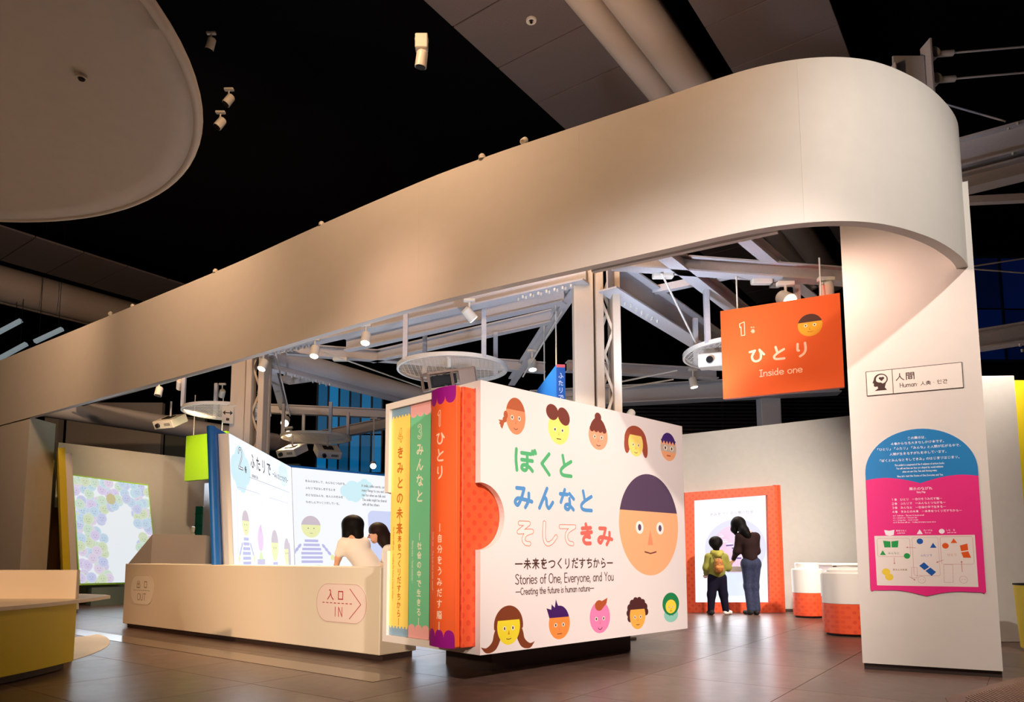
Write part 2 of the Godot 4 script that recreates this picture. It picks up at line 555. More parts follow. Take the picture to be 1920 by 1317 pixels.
# ------------------------------------------------------------------ bodies: tapered capsules joined smoothly, meshed as surface nets
class Body:
	var caps := []
	var ells := []
	var k := 0.03
	func cap(a: Vector3, b: Vector3, ra: float, rb: float) -> void:
		caps.append([a, b, ra, rb])
	func chain(p: Array) -> void:
		for i in p.size() - 1:
			cap(p[i][0], p[i + 1][0], p[i][1], p[i + 1][1])
	func ell(c: Vector3, r: Vector3) -> void:
		ells.append([c, r])
	func build(cell: float) -> ArrayMesh:
		var lo := Vector3.ONE * 1e9
		var hi := -lo
		for c in caps:
			for e in 2:
				var p: Vector3 = c[e]
				var r: float = c[2 + e]
				lo = lo.min(p - Vector3.ONE * r)
				hi = hi.max(p + Vector3.ONE * r)
		for e in ells:
			lo = lo.min(e[0] - e[1])
			hi = hi.max(e[0] + e[1])
		lo -= Vector3.ONE * cell * 3.0
		hi += Vector3.ONE * cell * 3.0
		var nx := int((hi.x - lo.x) / cell) + 2
		var ny := int((hi.y - lo.y) / cell) + 2
		var nz := int((hi.z - lo.z) / cell) + 2
		var f := PackedFloat32Array()
		f.resize(nx * ny * nz)
		f.fill(1.0)
		var pad := k + cell * 2.5
		for q in caps.size() + ells.size():
			var is_cap := q < caps.size()
			var a := Vector3.ZERO
			var b := Vector3.ZERO
			var ra := 0.0
			var rb := 0.0
			var er := Vector3.ONE
			var blo: Vector3
			var bhi: Vector3
			if is_cap:
				a = caps[q][0]
				b = caps[q][1]
				ra = caps[q][2]
				rb = caps[q][3]
				var rm := maxf(ra, rb) + pad
				blo = a.min(b) - Vector3.ONE * rm
				bhi = a.max(b) + Vector3.ONE * rm
			else:
				a = ells[q - caps.size()][0]
				er = ells[q - caps.size()][1]
				blo = a - er - Vector3.ONE * pad
				bhi = a + er + Vector3.ONE * pad
			var ab := b - a
			var l2 := maxf(ab.length_squared(), 1e-9)
			var rmin := minf(er.x, minf(er.y, er.z))
			for iz in range(maxi(0, int((blo.z - lo.z) / cell)), mini(nz - 1, int((bhi.z - lo.z) / cell) + 1) + 1):
				for iy in range(maxi(0, int((blo.y - lo.y) / cell)), mini(ny - 1, int((bhi.y - lo.y) / cell) + 1) + 1):
					for ix in range(maxi(0, int((blo.x - lo.x) / cell)), mini(nx - 1, int((bhi.x - lo.x) / cell) + 1) + 1):
						var p := lo + Vector3(ix, iy, iz) * cell
						var d := 0.0
						if is_cap:
							var t := clampf((p - a).dot(ab) / l2, 0.0, 1.0)
							d = p.distance_to(a + ab * t) - lerpf(ra, rb, t)
						else:
							d = (((p - a) / er).length() - 1.0) * rmin
						var id := (iz * ny + iy) * nx + ix
						var e := f[id]
						var hh := maxf(k - absf(d - e), 0.0) / k
						f[id] = minf(d, e) - hh * hh * k * 0.25
		var st := SurfaceTool.new()
		st.begin(Mesh.PRIMITIVE_TRIANGLES)
		st.set_smooth_group(0)
		var at := {}
		var off := [0, 1, nx, nx + 1, nx * ny, nx * ny + 1, nx * ny + nx, nx * ny + nx + 1]
		var vi := 0
		for iz in nz - 1:
			for iy in ny - 1:
				for ix in nx - 1:
					var id := (iz * ny + iy) * nx + ix
					var m := 0
					for c in 8:
						if f[id + off[c]] < 0.0:
							m += 1
					if m == 0 or m == 8:
						continue
					var s := Vector3.ZERO
					var cnt := 0
					for c in 8:
						for ax in [1, 2, 4]:
							if c & ax == 0:
								var v0 := f[id + off[c]]
								var v1 := f[id + off[c | ax]]
								if (v0 < 0.0) != (v1 < 0.0):
									var t := v0 / (v0 - v1)
									var pc := Vector3(c & 1, (c >> 1) & 1, (c >> 2) & 1)
									var pd := Vector3(1 if ax == 1 else 0, 1 if ax == 2 else 0, 1 if ax == 4 else 0)
									s += pc + pd * t
									cnt += 1
					at[id] = vi
					vi += 1
					st.add_vertex(lo + (Vector3(ix, iy, iz) + s / cnt) * cell)
		var dx := [1, nx, nx * ny]
		for id in at:
			for ax in 3:
				var u: int = dx[(ax + 1) % 3]
				var w: int = dx[(ax + 2) % 3]
				var inside := f[id] < 0.0
				if inside == (f[id + dx[ax]] < 0.0):
					continue
				if not (at.has(id - u) and at.has(id - w) and at.has(id - u - w)):
					continue
				var a: int = at[id]
				var b: int = at[id - u]
				var c: int = at[id - u - w]
				var d: int = at[id - w]
				var order := [a, b, c, a, c, d] if not inside else [a, c, b, a, d, c]
				for o in order:
					st.add_index(o)
		st.generate_normals()
		return st.commit()

# ------------------------------------------------------------------ lights
func aimed(l: Node3D, from: Vector3, to: Vector3) -> void:
	l.look_at_from_position(from, to, Vector3.UP if absf((to - from).normalized().y) < 0.99 else Vector3.RIGHT)

# a spotlight fitting: mount plate, stem, can, glowing lens and its light
func spotlight(called: String, at: Vector3, aim: Vector3, energy: float, angle: float, color: Color, label: String, group: String, lens_glow := 6.0, drop := 0.16, scale := 1.0, soft := 0.05, holder: Node3D = null) -> Node3D:
	var t := thing(called, label, "spotlight", at, 0.0, group)
	var dir := (aim - at).normalized()
	part(t, "mount", m_box(Vector3(0.14, 0.035, 0.06) * scale, 0.006), M.white_metal, Vector3(0, drop, 0))
	part(t, "stem", m_tube(Vector3(0, drop, 0), Vector3(0, 0.03, 0), 0.012 * scale, -1.0, 8), M.white_metal)
	var c := MB.new()
	var r := 0.062 * scale
	var a := -dir * 0.07 * scale
	var b := dir * 0.075 * scale
	c.tube(a, b, r * 0.96, r, 20)
	c.tube(a - dir * 0.02 * scale, a, r * 0.7, r * 0.96, 20)
	var can := part(t, "can", c.done(), M.white_metal)
	var d := MB.new()
	d.tube(b - dir * 0.004, b + dir * 0.006, r * 0.86, r * 0.84, 20)
	part(can, "lens", d.done(), glow(color.lerp(Color.WHITE, 0.5), lens_glow) if lens_glow > 0.0 else M.dark_lens)
	if energy > 0.0:
		var l := SpotLight3D.new()
		l.name = "lamp_light"
		l.light_color = color
		l.light_energy = energy
		l.spot_angle = angle
		l.spot_angle_attenuation = 0.9
		l.spot_range = 40.0
		l.spot_attenuation = 2.0
		l.light_size = soft
		l.shadow_enabled = true
		t.add_child(l)
		aimed(l, at + b + dir * 0.02, aim)
		l.position = b + dir * 0.02
	return t

func screen_light(parent: Node3D, c: Vector3, n: Vector3, size: Vector2, energy: float, color: Color) -> void:
	var l := AreaLight3D.new()
	l.name = "screen_light"
	l.area_size = size
	l.light_energy = energy
	l.light_color = color
	l.area_range = 30.0
	l.shadow_enabled = true
	parent.add_child(l)
	l.look_at_from_position(c, c + n, Vector3.UP)

# ------------------------------------------------------------------ scene
func _ready() -> void:
	# camera
	var cam := Camera3D.new()
	cam.name = "camera"
	var near := 0.05
	cam.projection = Camera3D.PROJECTION_FRUSTUM
	cam.near = near
	cam.far = 100.0
	cam.size = 1317.0 / 1345.0 * near
	cam.frustum_offset = Vector2(37.0, 244.5) / 1345.0 * near
	cam.position = Vector3(0, 1, 0)
	cam.rotation.x = atan(140.0 / 1345.0)
	add_child(cam)
	cam.current = true
	# environment: a closed hall at night, no sky light
	var env := Environment.new()
	env.background_mode = Environment.BG_COLOR
	env.background_color = Color.BLACK
	env.tonemap_mode = Environment.TONE_MAPPER_LINEAR
	env.tonemap_exposure = 1.0
	env.sdfgi_enabled = true
	env.ssao_enabled = true
	env.ssil_enabled = true
	var we := WorldEnvironment.new()
	we.name = "surroundings"
	we.environment = env
	add_child(we)
	materials()
	lamps()
	shell()
	roof_strips()
	ribbon()
	saucer()
	slip_case()
	counter()
	open_book()
	rear_left()
	roof_wash()
	columns_and_truss()
	hanging_signs()
	rings()
	right_gallery()
	bench()
	right_edge()
	people()

func dots_image(base: Color, dot: Color) -> Image:
	var cv := Canvas.new(256, 256, base)
	for j in 3:
		for i in 3:
			for q in [Vector2(0, 0), Vector2(64, 64)]:
				cv.ell(i * 128 + q.x, j * 128 + q.y, 24, 24, dot)
	return cv.im

func materials() -> void:
	var plaster := noise_tex(0.012, Color(0.835, 0.82, 0.80), Color(0.855, 0.84, 0.82), 3)
	M.white = tri_mat(plaster, 0.7, 0.62)
	M.white_plain = mat(rgb(226, 222, 216), 0.5)
	M.case_white = mat(rgb(228, 222, 218), 0.45)
	M.cream = mat(rgb(226, 214, 194), 0.5)
	M.grey_wall = tri_mat(noise_tex(0.02, Color(0.71, 0.70, 0.68), Color(0.73, 0.72, 0.70), 5), 0.6, 0.7)
	M.black = mat(rgb(14, 13, 13), 0.8)
	M.matt_black = mat(rgb(8, 8, 9), 0.95, 0.2)
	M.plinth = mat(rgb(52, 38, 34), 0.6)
	M.white_metal = mat(rgb(214, 210, 200), 0.4)
	M.steel_paint = tri_mat(noise_tex(0.05, rgb(186, 186, 192), rgb(200, 200, 204), 8), 1.2, 0.5)
	M.column_paint = mat(rgb(206, 194, 178), 0.5)
	M.roof_panel = tri_mat(noise_tex(0.08, rgb(92, 83, 82), rgb(104, 94, 92), 9), 0.8, 0.75)
	M.roof_pipe = mat(rgb(190, 178, 166), 0.55)
	M.dark_lens = mat(rgb(30, 30, 34), 0.15)
	M.orange = mat(rgb(232, 92, 36), 0.45)
	var dt := ImageTexture.create_from_image(dots_image(rgb(226, 86, 44), rgb(212, 68, 38)))
	M.orange_dots = mat(Color.WHITE, 0.5)
	M.orange_dots.albedo_texture = dt
	M.orange_dots.uv1_triplanar = true
	M.orange_dots.uv1_scale = Vector3.ONE * 4.2
	M.red_edge = mat(rgb(188, 40, 24), 0.5)
	M.blue = mat(rgb(22, 108, 200), 0.4)
	M.lime = mat(rgb(152, 206, 30), 0.5)
	M.yellow = mat(rgb(216, 194, 16), 0.5)
	M.purple = mat(rgb(140, 14, 128), 0.5)
	M.emerald = mat(rgb(8, 128, 96), 0.5)
	M.green_frame = mat(rgb(140, 190, 60), 0.5)
	M.black_hair = mat(rgb(12, 8, 8), 0.6, 0.22)
	M.brown_hair = mat(rgb(34, 19, 15), 0.6, 0.25)
	M.skin = mat(rgb(222, 170, 140), 0.55)
	M.bone = mat(rgb(238, 232, 224), 0.5)
	# polished brown stone
	M.stone = []
	for k in 3:
		var m := tri_mat(noise_tex(0.012 + 0.004 * k, rgb(90, 69, 59).darkened(0.05 * k), rgb(112, 88, 77).darkened(0.05 * k), 20 + k, 512), 0.9, 0.34)
		m.uv1_offset = Vector3(0.31, 0.17, 0.23) * k
		m.roughness_texture = noise_tex(0.01, Color(0.92, 0.92, 0.92), Color(1, 1, 1), 30 + k, 256)
		m.roughness = 0.33
		m.metallic_specular = 0.5
		M.stone.append(m)


func lamps() -> void:
	var amber := Color(1.0, 0.80, 0.62)
	var warm := Color(1.0, 0.80, 0.62)
	var pink := Color(1.0, 0.84, 0.76)
	var white := Color(1.0, 0.92, 0.85)
	var g := "hall ceiling spotlights"
	# track spotlights outside the picture, over the visitor side
	spotlight("ceiling_spotlight", Vector3(4.4, 8.2, 0.6), Vector3(3.5, 2.4, -5.8), 66.0, 22.0, Color(1.0, 0.95, 0.90), "white ceiling spotlight aimed at the entrance board and ribbon curve", g, 4.0, 2.4, 1.6, 0.12)
	spotlight("ceiling_spotlight", Vector3(2.4, 4.5, 0.8), Vector3(1.1, 1.3, -6.6), 84.0, 21.0, Color(1.0, 0.92, 0.88), "white ceiling spotlight aimed at the case front with faces", g, 4.0, 6.1, 1.6, 0.15)
	spotlight("ceiling_spotlight", Vector3(2.0, 4.05, -5.95), Vector3(3.5, 2.7, -6.35), 8.0, 44.0, pink, "white spotlight hung behind the ribbon aimed at the entrance board", g, 4.0, 0.55, 1.0, 0.12)
	spotlight("ceiling_spotlight", Vector3(-2.9, 2.7, 4.0), Vector3(-1.6, 1.2, -7.4), 116.0, 13.0, Color(1.0, 0.89, 0.77), "white ceiling spotlight aimed at the book spines and counter", g, 4.0, 7.9, 1.6, 0.12)
	spotlight("ceiling_spotlight", Vector3(-7.0, 4.1, 2.0), Vector3(-4.4, 0.7, -6.9), 64.0, 12.0, warm, "white ceiling spotlight aimed at the yellow bench", g, 4.0, 6.5, 1.6, 0.12)
	# a row washing the ribbon
	spotlight("ceiling_spotlight", Vector3(-7.9, 7.2, -8.9), Vector3(-8.3, 4.2, -12.9), 14.0, 40.0, amber, "white ceiling spotlight washing the far end of the ribbon", g, 4.0, 3.4, 1.6, 0.2)
	spotlight("ceiling_spotlight", Vector3(-4.9, 7.2, -7.5), Vector3(-4.7, 4.4, -10.1), 13.5, 54.0, amber, "white ceiling spotlight washing the ribbon beside the saucer", g, 4.0, 3.4, 1.6, 0.2)
	spotlight("ceiling_spotlight", Vector3(-1.8, 7.4, -4.9), Vector3(-1.6, 4.4, -7.7), 14.5, 54.0, amber, "white ceiling spotlight washing the middle of the ribbon", g, 4.0, 3.2, 1.6, 0.2)
	spotlight("ceiling_spotlight", Vector3(0.7, 7.5, -3.1), Vector3(0.5, 4.4, -6.25), 10.5, 52.0, amber, "white ceiling spotlight washing the ribbon over the case", g, 4.0, 3.0, 1.6, 0.2)
	spotlight("ceiling_spotlight", Vector3(-1.0, 5.0, -3.3), Vector3(-1.05, 3.62, -7.25), 11.0, 11.0, Color(1.0, 0.80, 0.68), "white ceiling spotlight making a pool on the ribbon's lower edge", g, 4.0, 5.6, 1.6, 0.3)
	spotlight("ceiling_spotlight", Vector3(7.6, 6.0, -3.2), Vector3(6.4, 1.6, -8.5), 11.0, 24.0, white, "added unseen fill spotlight brightening the yellow and off-white side panels", g, 4.0, 4.6, 1.6, 0.12)  # extra lamp out of view, added to brighten the side panels
	# added unseen fill lamps: one below the saucer, two on the ribbon's top edge
	spotlight("added_saucer_uplight", Vector3(-6.4, 0.75, -1.6), Vector3(-4.6, 4.5, -4.6), 2.4, 60.0, amber, "added fill uplight out of view brightening the underside of the saucer canopy", "", 2.0, -0.74, 1.6, 0.2)
	spotlight("added_ribbon_uplight", Vector3(0.3, 4.915, -6.43), Vector3(2.4, 9.0, -11.0), 14.0, 60.0, warm, "added hidden fill uplight on the ribbon's top edge under the roof panels", "", 2.0, -0.05, 0.5, 0.1)
	spotlight("added_ribbon_uplight", Vector3(-6.2, 4.915, -11.3), Vector3(-9.0, 9.0, -19.0), 20.0, 60.0, warm, "added hidden fill uplight on the ribbon's far top edge", "", 2.0, -0.05, 0.5, 0.1)

# ------------------------------------------------------------------ hall
func shell() -> void:
	struct("wall_back", m_box(Vector3(44, 11, 0.3)), M.matt_black, Vector3(-4, 5.3, -30))
	struct("wall_left", m_box(Vector3(0.3, 11, 44)), M.matt_black, Vector3(-24, 5.3, -10))
	struct("wall_right", m_box(Vector3(0.3, 11, 44)), M.matt_black, Vector3(18, 5.3, -10))
	struct("wall_front", m_box(Vector3(44, 11, 0.3)), M.black, Vector3(-4, 5.3, 10))
	struct("ceiling", m_box(Vector3(44, 0.3, 44)), M.matt_black, Vector3(-4, 10.8, -10))
	var fl := struct("floor", m_box(Vector3(44, 0.3, 44)), M.stone[0], Vector3(-4, -0.154, -10))
	# stone slabs laid along the roof direction, with open joints
	var d := Vector2(0.6, -0.8)
	var n := Vector2(0.8, 0.6)
	var s := 1.16
	var slab := m_box(Vector3(s - 0.004, 0.012, s - 0.004), 0.0015)
	var rng := RandomNumberGenerator.new()
	rng.seed = 5
	var count := 0
	for i in range(-3, 20):
		for j in range(-16, 8):
			var c := d * (i + 0.5) * s + n * (j + 0.2) * s
			var depth := -c.y
			if depth < 3.4 or depth > 15.5 or absf(c.x + 0.0) > depth * 0.78 + 0.6:
				continue
			if count >= 296:
				continue
			count += 1
			part(fl, "tile", slab, M.stone[rng.randi() % 3], Vector3(c.x + 4, 0.148, c.y + 10), Vector3(0, atan2(d.x, -d.y) * -1.0, 0))
	# polished metal strip let into the floor along the counter
	solo("floor_strip", m_floor(quad_poly([[-5.7, -10.0], [-0.75, -6.08], [-0.95, -5.84], [-5.9, -9.76]]), 0.0005, 0.003), mat(rgb(112, 90, 78), 0.15, 0.5, 0.7), "narrow polished metal strip let into the brown floor along the cream counter", "strip")
	# ribbed mat at the right
	var mt := thing("ribbed_mat", "dark ribbed entrance mat on the floor in front of the entrance board", "mat", Vector3(0, 0, 0))
	part(mt, "backing", m_floor(quad_poly([[2.9, -4.6], [3.2, -5.2], [4.66, -6.3], [6.2, -6.9], [6.2, -4.6]]), 0.0, 0.004), mat(rgb(122, 99, 87), 0.6))
	var rb := MB.new()
	for k in 110:
		var x := 3.0 + k * 0.03
		var zf := -4.62
		var zb := -5.2 - minf((x - 3.2) * 0.89, 1.2) if x > 3.2 else -4.7 - (x - 2.95) * 1.8
		zb = minf(zb, zf - 0.05)
		rb.bar(Vector3(x, 0.007, zf), Vector3(x + (zf - zb) * 0.25, 0.007, zb), 0.014, 0.007)
	var ribs := part(mt, "ribs", rb.done(), mat(rgb(138, 113, 99), 0.45))
	ribs.set_meta("kind", "stuff")
	# blue dusk windows at the back
	window_bay("window_1", Vector3(-5.95, 3.3, -24.0), 6, 0.37, 3.6, rgb(10, 120, 180), 0.55, 0.0)
	window_bay("window_2", Vector3(13.2, 6.4, -19.5), 3, 1.1, 3.0, rgb(10, 40, 110), 0.12, 0.0)
	window_bay("window_3", Vector3(-5.4, 1.9, -22.5), 3, 0.95, 1.7, rgb(12, 110, 160), 0.3, 0.0)

func window_bay(called: String, at: Vector3, n: int, w: float, h: float, c: Color, e: float, turn: float) -> void:
	var fr := MB.new()
	for i in n + 1:
		fr.box(Vector3(i * w, h * 0.5, 0), Vector3(0.05, h, 0.08))
	fr.box(Vector3(n * w * 0.5, h, 0), Vector3(n * w, 0.06, 0.08))
	fr.box(Vector3(n * w * 0.5, 0, 0), Vector3(n * w, 0.06, 0.08))
	var o := struct(called, fr.done(), mat(rgb(20, 40, 60), 0.5), at, Vector3(0, turn, 0))
	for i in n:
		for j in 2:
			var p := part(o, "pane", m_box(Vector3(w - 0.06, h * 0.5 - 0.05, 0.02)), glow(c.lerp(c.darkened(0.45), float((i * 7 + j * 3) % 5) / 5.0), e), Vector3((i + 0.5) * w, h * (0.25 + 0.5 * j), -0.02 - 0.03 * (i % 2)))
			p.rotation.y = 0.0

func roof_strips() -> void:
	var d := Vector3(0.6, 0, -0.8)
	var n := Vector3(0.8, 0, 0.6)
	var bs := Basis(n, Vector3.UP, -d)
	var tilt := Vector3(0, bs.get_euler().y, 0)
	var s := 1.16
	# two bands of roof panels, each with ducts between two rows
	for strip in 2:
		var n0: float = [-6.56, -22.3][strip]
		var t := thing("roof_panel_strip", ["grey-brown strip of roof panels with joints above the ribbon", "dark strip of roof panels above the far end of the ribbon"][strip], "roof panels", Vector3.ZERO)
		var rows: Array = [[0.0, 1.63], [3.06, 4.7]] if strip == 0 else [[0.3, 2.63]]
		for r in rows:
			var wd: float = r[1] - r[0]
			var pm := m_box(Vector3(wd, 0.05, s - 0.022), 0.006)
			for k in range(-5, 14):
				var sd := 7.75 - s + k * s + s * 0.5
				if strip == 1:
					sd += 0.4
				if strip == 0 and k < -1 or strip == 1 and k > 8:
					continue
				var c: Vector3 = d * sd + n * (n0 + (r[0] + r[1]) * 0.5) + Vector3(0, 9.03, 0)
				part(t, "panel", pm, M.roof_panel, c, tilt)
		if strip == 0:
			sprinkler(Vector3(0.584, 9.0, -9.98), "small round sprinkler on the roof panel above the ribbon")
	# big ducts
	for e in [[-4.68, 0.21, 9.0, 4.0, 22.0], [-4.1, 0.30, 8.92, 4.0, 22.0], [-23.1, 0.5, 8.75, -1.0, 18.0], [-24.2, 0.2, 8.7, -1.0, 18.0]]:
		var a := d * float(e[3]) + n * float(e[0]) + Vector3(0, e[2], 0)
		var b := d * float(e[4]) + n * float(e[0]) + Vector3(0, e[2], 0)
		solo("roof_duct", m_tube(a, b, e[1], -1.0, 32), M.roof_pipe, {-4.68: "narrower pale round duct running beside a thicker duct under the roof panels", -4.1: "thicker pale round duct under the roof panels above the ribbon", -23.1: "thick dull round duct under the dark roof strip", -24.2: "thin dull pipe beside the thick duct under the dark roof strip"}[e[0]], "duct")
	# pale tubes over the far end of the ribbon
	for e in [[Vector3(-14.6, 7.12, -20), Vector3(-13.52, 7.73, -20), "topmost pale tube lamp in the dark beyond the ribbon's far end"], [Vector3(-13.09, 7.1, -20), Vector3(-12.32, 7.48, -20), "shortest pale tube lamp, nearest the dark roof strip"], [Vector3(-14.5, 6.36, -20), Vector3(-13.32, 7.04, -20), "lowest pale tube lamp just above the ribbon's far top edge"]]:
		var q := MB.new()
		q.bar(e[0], e[1], 0.12, 0.09)
		var lt := thing("light_tube", e[2], "tube lamp", Vector3.ZERO, 0.0, "tube lamps in the dark")
		part(lt, "tube", q.done(), glow(rgb(170, 190, 200), 0.35))
		for k in [0.15, 0.85]:
			var hp: Vector3 = e[0].lerp(e[1], k)
			part(lt, "hanger", m_tube(hp, Vector3(hp.x, 10.65, hp.z), 0.008, -1.0, 6), M.black)

func roof_wash() -> void:  # cool fill lamps added to brighten the steel truss from below
	var cool := Color(0.86, 0.91, 1.0)
	spotlight("added_case_uplight", Vector3(0.4, 2.53, -7.05), Vector3(-0.9, 4.8, -10.4), 7.0, 60.0, cool, "added hidden fill uplight on top of the slip case, nearer its book spines", "added fill uplights on the slip case", 2.0, -0.115, 0.7, 0.1)
	spotlight("added_case_uplight", Vector3(1.5, 2.53, -7.7), Vector3(3.3, 4.8, -9.9), 9.0, 40.0, cool, "added hidden fill uplight on top of the slip case, nearer its closed end", "added fill uplights on the slip case", 2.0, -0.115, 0.7, 0.1)
	spotlight("added_cabinet_uplight", Vector3(-5.0, 1.44, -12.0), Vector3(-5.0, 4.5, -13.0), 5.0, 55.0, cool, "added small fill uplight on top of the wedge-ended cabinet", "", 2.0, -0.08, 0.5, 0.1)

func sprinkler(at: Vector3, label: String) -> void:
	var t := thing("sprinkler", label, "sprinkler", at)
	part(t, "ring", m_lathe([Vector2(0.045, -0.03), Vector2(0.075, -0.03), Vector2(0.08, 0.0), Vector2(0.04, 0.0)], 24, true), M.white_metal)
	part(t, "nozzle", m_lathe([Vector2(0.0, -0.05), Vector2(0.022, -0.05), Vector2(0.022, 0.0)], 16), M.dark_lens)

# ------------------------------------------------------------------ ribbon band with its two legs
func ribbon() -> void:
	var raw := [[-12.4, -15.8], [-11.0, -14.78], [-9.5, -13.69], [-8.46, -12.92], [-7.3, -12.06], [-4.81, -10.2], [-3.33, -9.08], [-1.95, -7.98], [-0.656, -6.99], [0.0, -6.55], [0.744, -6.1], [1.407, -5.70], [1.978, -5.36], [2.3, -5.235], [2.606, -5.19], [2.907, -5.22], [3.212, -5.33], [3.588, -5.54], [3.933, -5.81], [4.14, -6.02], [4.33, -6.285]]
	var cu := Curve3D.new()
	cu.bake_interval = 0.03
	for i in raw.size():
		var p := Vector3(raw[i][0], 0, raw[i][1])
		var a := Vector3(raw[maxi(i - 1, 0)][0], 0, raw[maxi(i - 1, 0)][1])
		var b := Vector3(raw[mini(i + 1, raw.size() - 1)][0], 0, raw[mini(i + 1, raw.size() - 1)][1])
		var tg := (b - a).normalized()
		cu.add_point(p, -tg * p.distance_to(a) / 3.0, tg * p.distance_to(b) / 3.0)
	var l := cu.get_baked_length()
	var t := thing("ribbon_band", "tall white ribbon wall sweeping overhead and curving round at the entrance board", "ribbon wall")
	var seg := 1.82
	var n := int(ceil(l / seg))
	var y0 := 3.52
	var y1 := 4.85
	var th := 0.085
	for k in n:
		var s0 := k * seg + 0.0004
		var s1 := minf((k + 1) * seg - 0.0004, l)
		var q := MB.new()
		var m := 26
		var po := []
		var pn := []
		for i in m + 1:
			var s := lerpf(s0, s1, float(i) / m)
			var p := cu.sample_baked(s, true)
			var tg := (cu.sample_baked(minf(s + 0.05, l), true) - cu.sample_baked(maxf(s - 0.05, 0.0), true)).normalized()
			po.append(p)
			pn.append(Vector3(-tg.z, 0, tg.x))
		for i in m:
			var a: Vector3 = po[i]
			var b: Vector3 = po[i + 1]
			var ai: Vector3 = a - pn[i] * th
			var bi: Vector3 = b - pn[i + 1] * th
			var lo := Vector3(0, y0, 0)
			var hi := Vector3(0, y1, 0)
			q.smooth(1)
			q.quad(a + lo, b + lo, b + hi, a + hi, pn[i])
			q.smooth(2)
			q.quad(ai + lo, bi + lo, bi + hi, ai + hi, -pn[i])
			q.smooth(3)
			q.quad(a + lo, b + lo, bi + lo, ai + lo, Vector3.DOWN)
			q.smooth(4)
			q.quad(a + hi, b + hi, bi + hi, ai + hi, Vector3.UP)
		q.smooth(-1)
		for e in [0, m]:
			var a: Vector3 = po[e]
			var ai: Vector3 = a - pn[e] * th
			q.quad(a + Vector3(0, y0, 0), ai + Vector3(0, y0, 0), ai + Vector3(0, y1, 0), a + Vector3(0, y1, 0), (po[0] - po[m]) * (1.0 if e == 0 else -1.0))
		part(t, "panel", q.done(), M.white)
	# straight inner rail along the lower inside edge
	part(t, "inner_rail", m_bar(Vector3(0.9, 3.56, -6.22), Vector3(2.25, 3.56, -5.42), 0.05, 0.05), M.white)
	# small round eye bolts on the top edge
	for p in [[-0.1, -6.63], [-2.0, -8.05], [-3.78, -9.45], [-5.6, -10.83]]:
		part(t, "eye_bolt", m_lathe([Vector2(0.0, 0.0), Vector2(0.035, 0.0), Vector2(0.035, 0.03), Vector2(0.02, 0.05), Vector2(0.0, 0.05)], 14), M.white_metal, Vector3(p[0], 4.85, p[1]))
	# entrance board: the right-hand leg
	var p0 := Vector3(3.288, 0, -6.50)
	var p1 := Vector3(4.205, 0, -6.035)
	var w := p0.distance_to(p1)
	var tr := -atan2(p1.z - p0.z, p1.x - p0.x)
	var b := thing("entrance_board", "tall white entrance leg of the ribbon printed with a blue and pink story map", "board", p0, tr)
	var inv := b.transform.affine_inverse()
	var rb: Vector3 = inv * Vector3(4.335, 0, -6.29)
	part(b, "leg_body", m_floor(PackedVector2Array([Vector2(0, 0), Vector2(w, 0), Vector2(rb.x, rb.z), Vector2(0.15, -0.34)]), 0.055, 4.3), M.white)
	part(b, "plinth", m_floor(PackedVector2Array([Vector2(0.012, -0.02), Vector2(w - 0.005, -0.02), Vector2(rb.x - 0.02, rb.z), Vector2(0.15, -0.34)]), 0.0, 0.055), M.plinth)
	entrance_print(b)
	# far left leg
	var fl := thing("ribbon_pillar", "plain white leg carrying the far end of the ribbon", "pillar", Vector3.ZERO)
	part(fl, "leg_body", m_floor(quad_poly([[-11.6, -15.25], [-8.46, -12.94], [-8.40, -13.62], [-11.4, -16.0]]), 0.06, 3.53), M.white)
	part(fl, "plinth", m_floor(quad_poly([[-11.6, -15.28], [-8.48, -12.98], [-8.42, -13.6], [-11.4, -15.98]]), 0.0, 0.06), M.plinth)

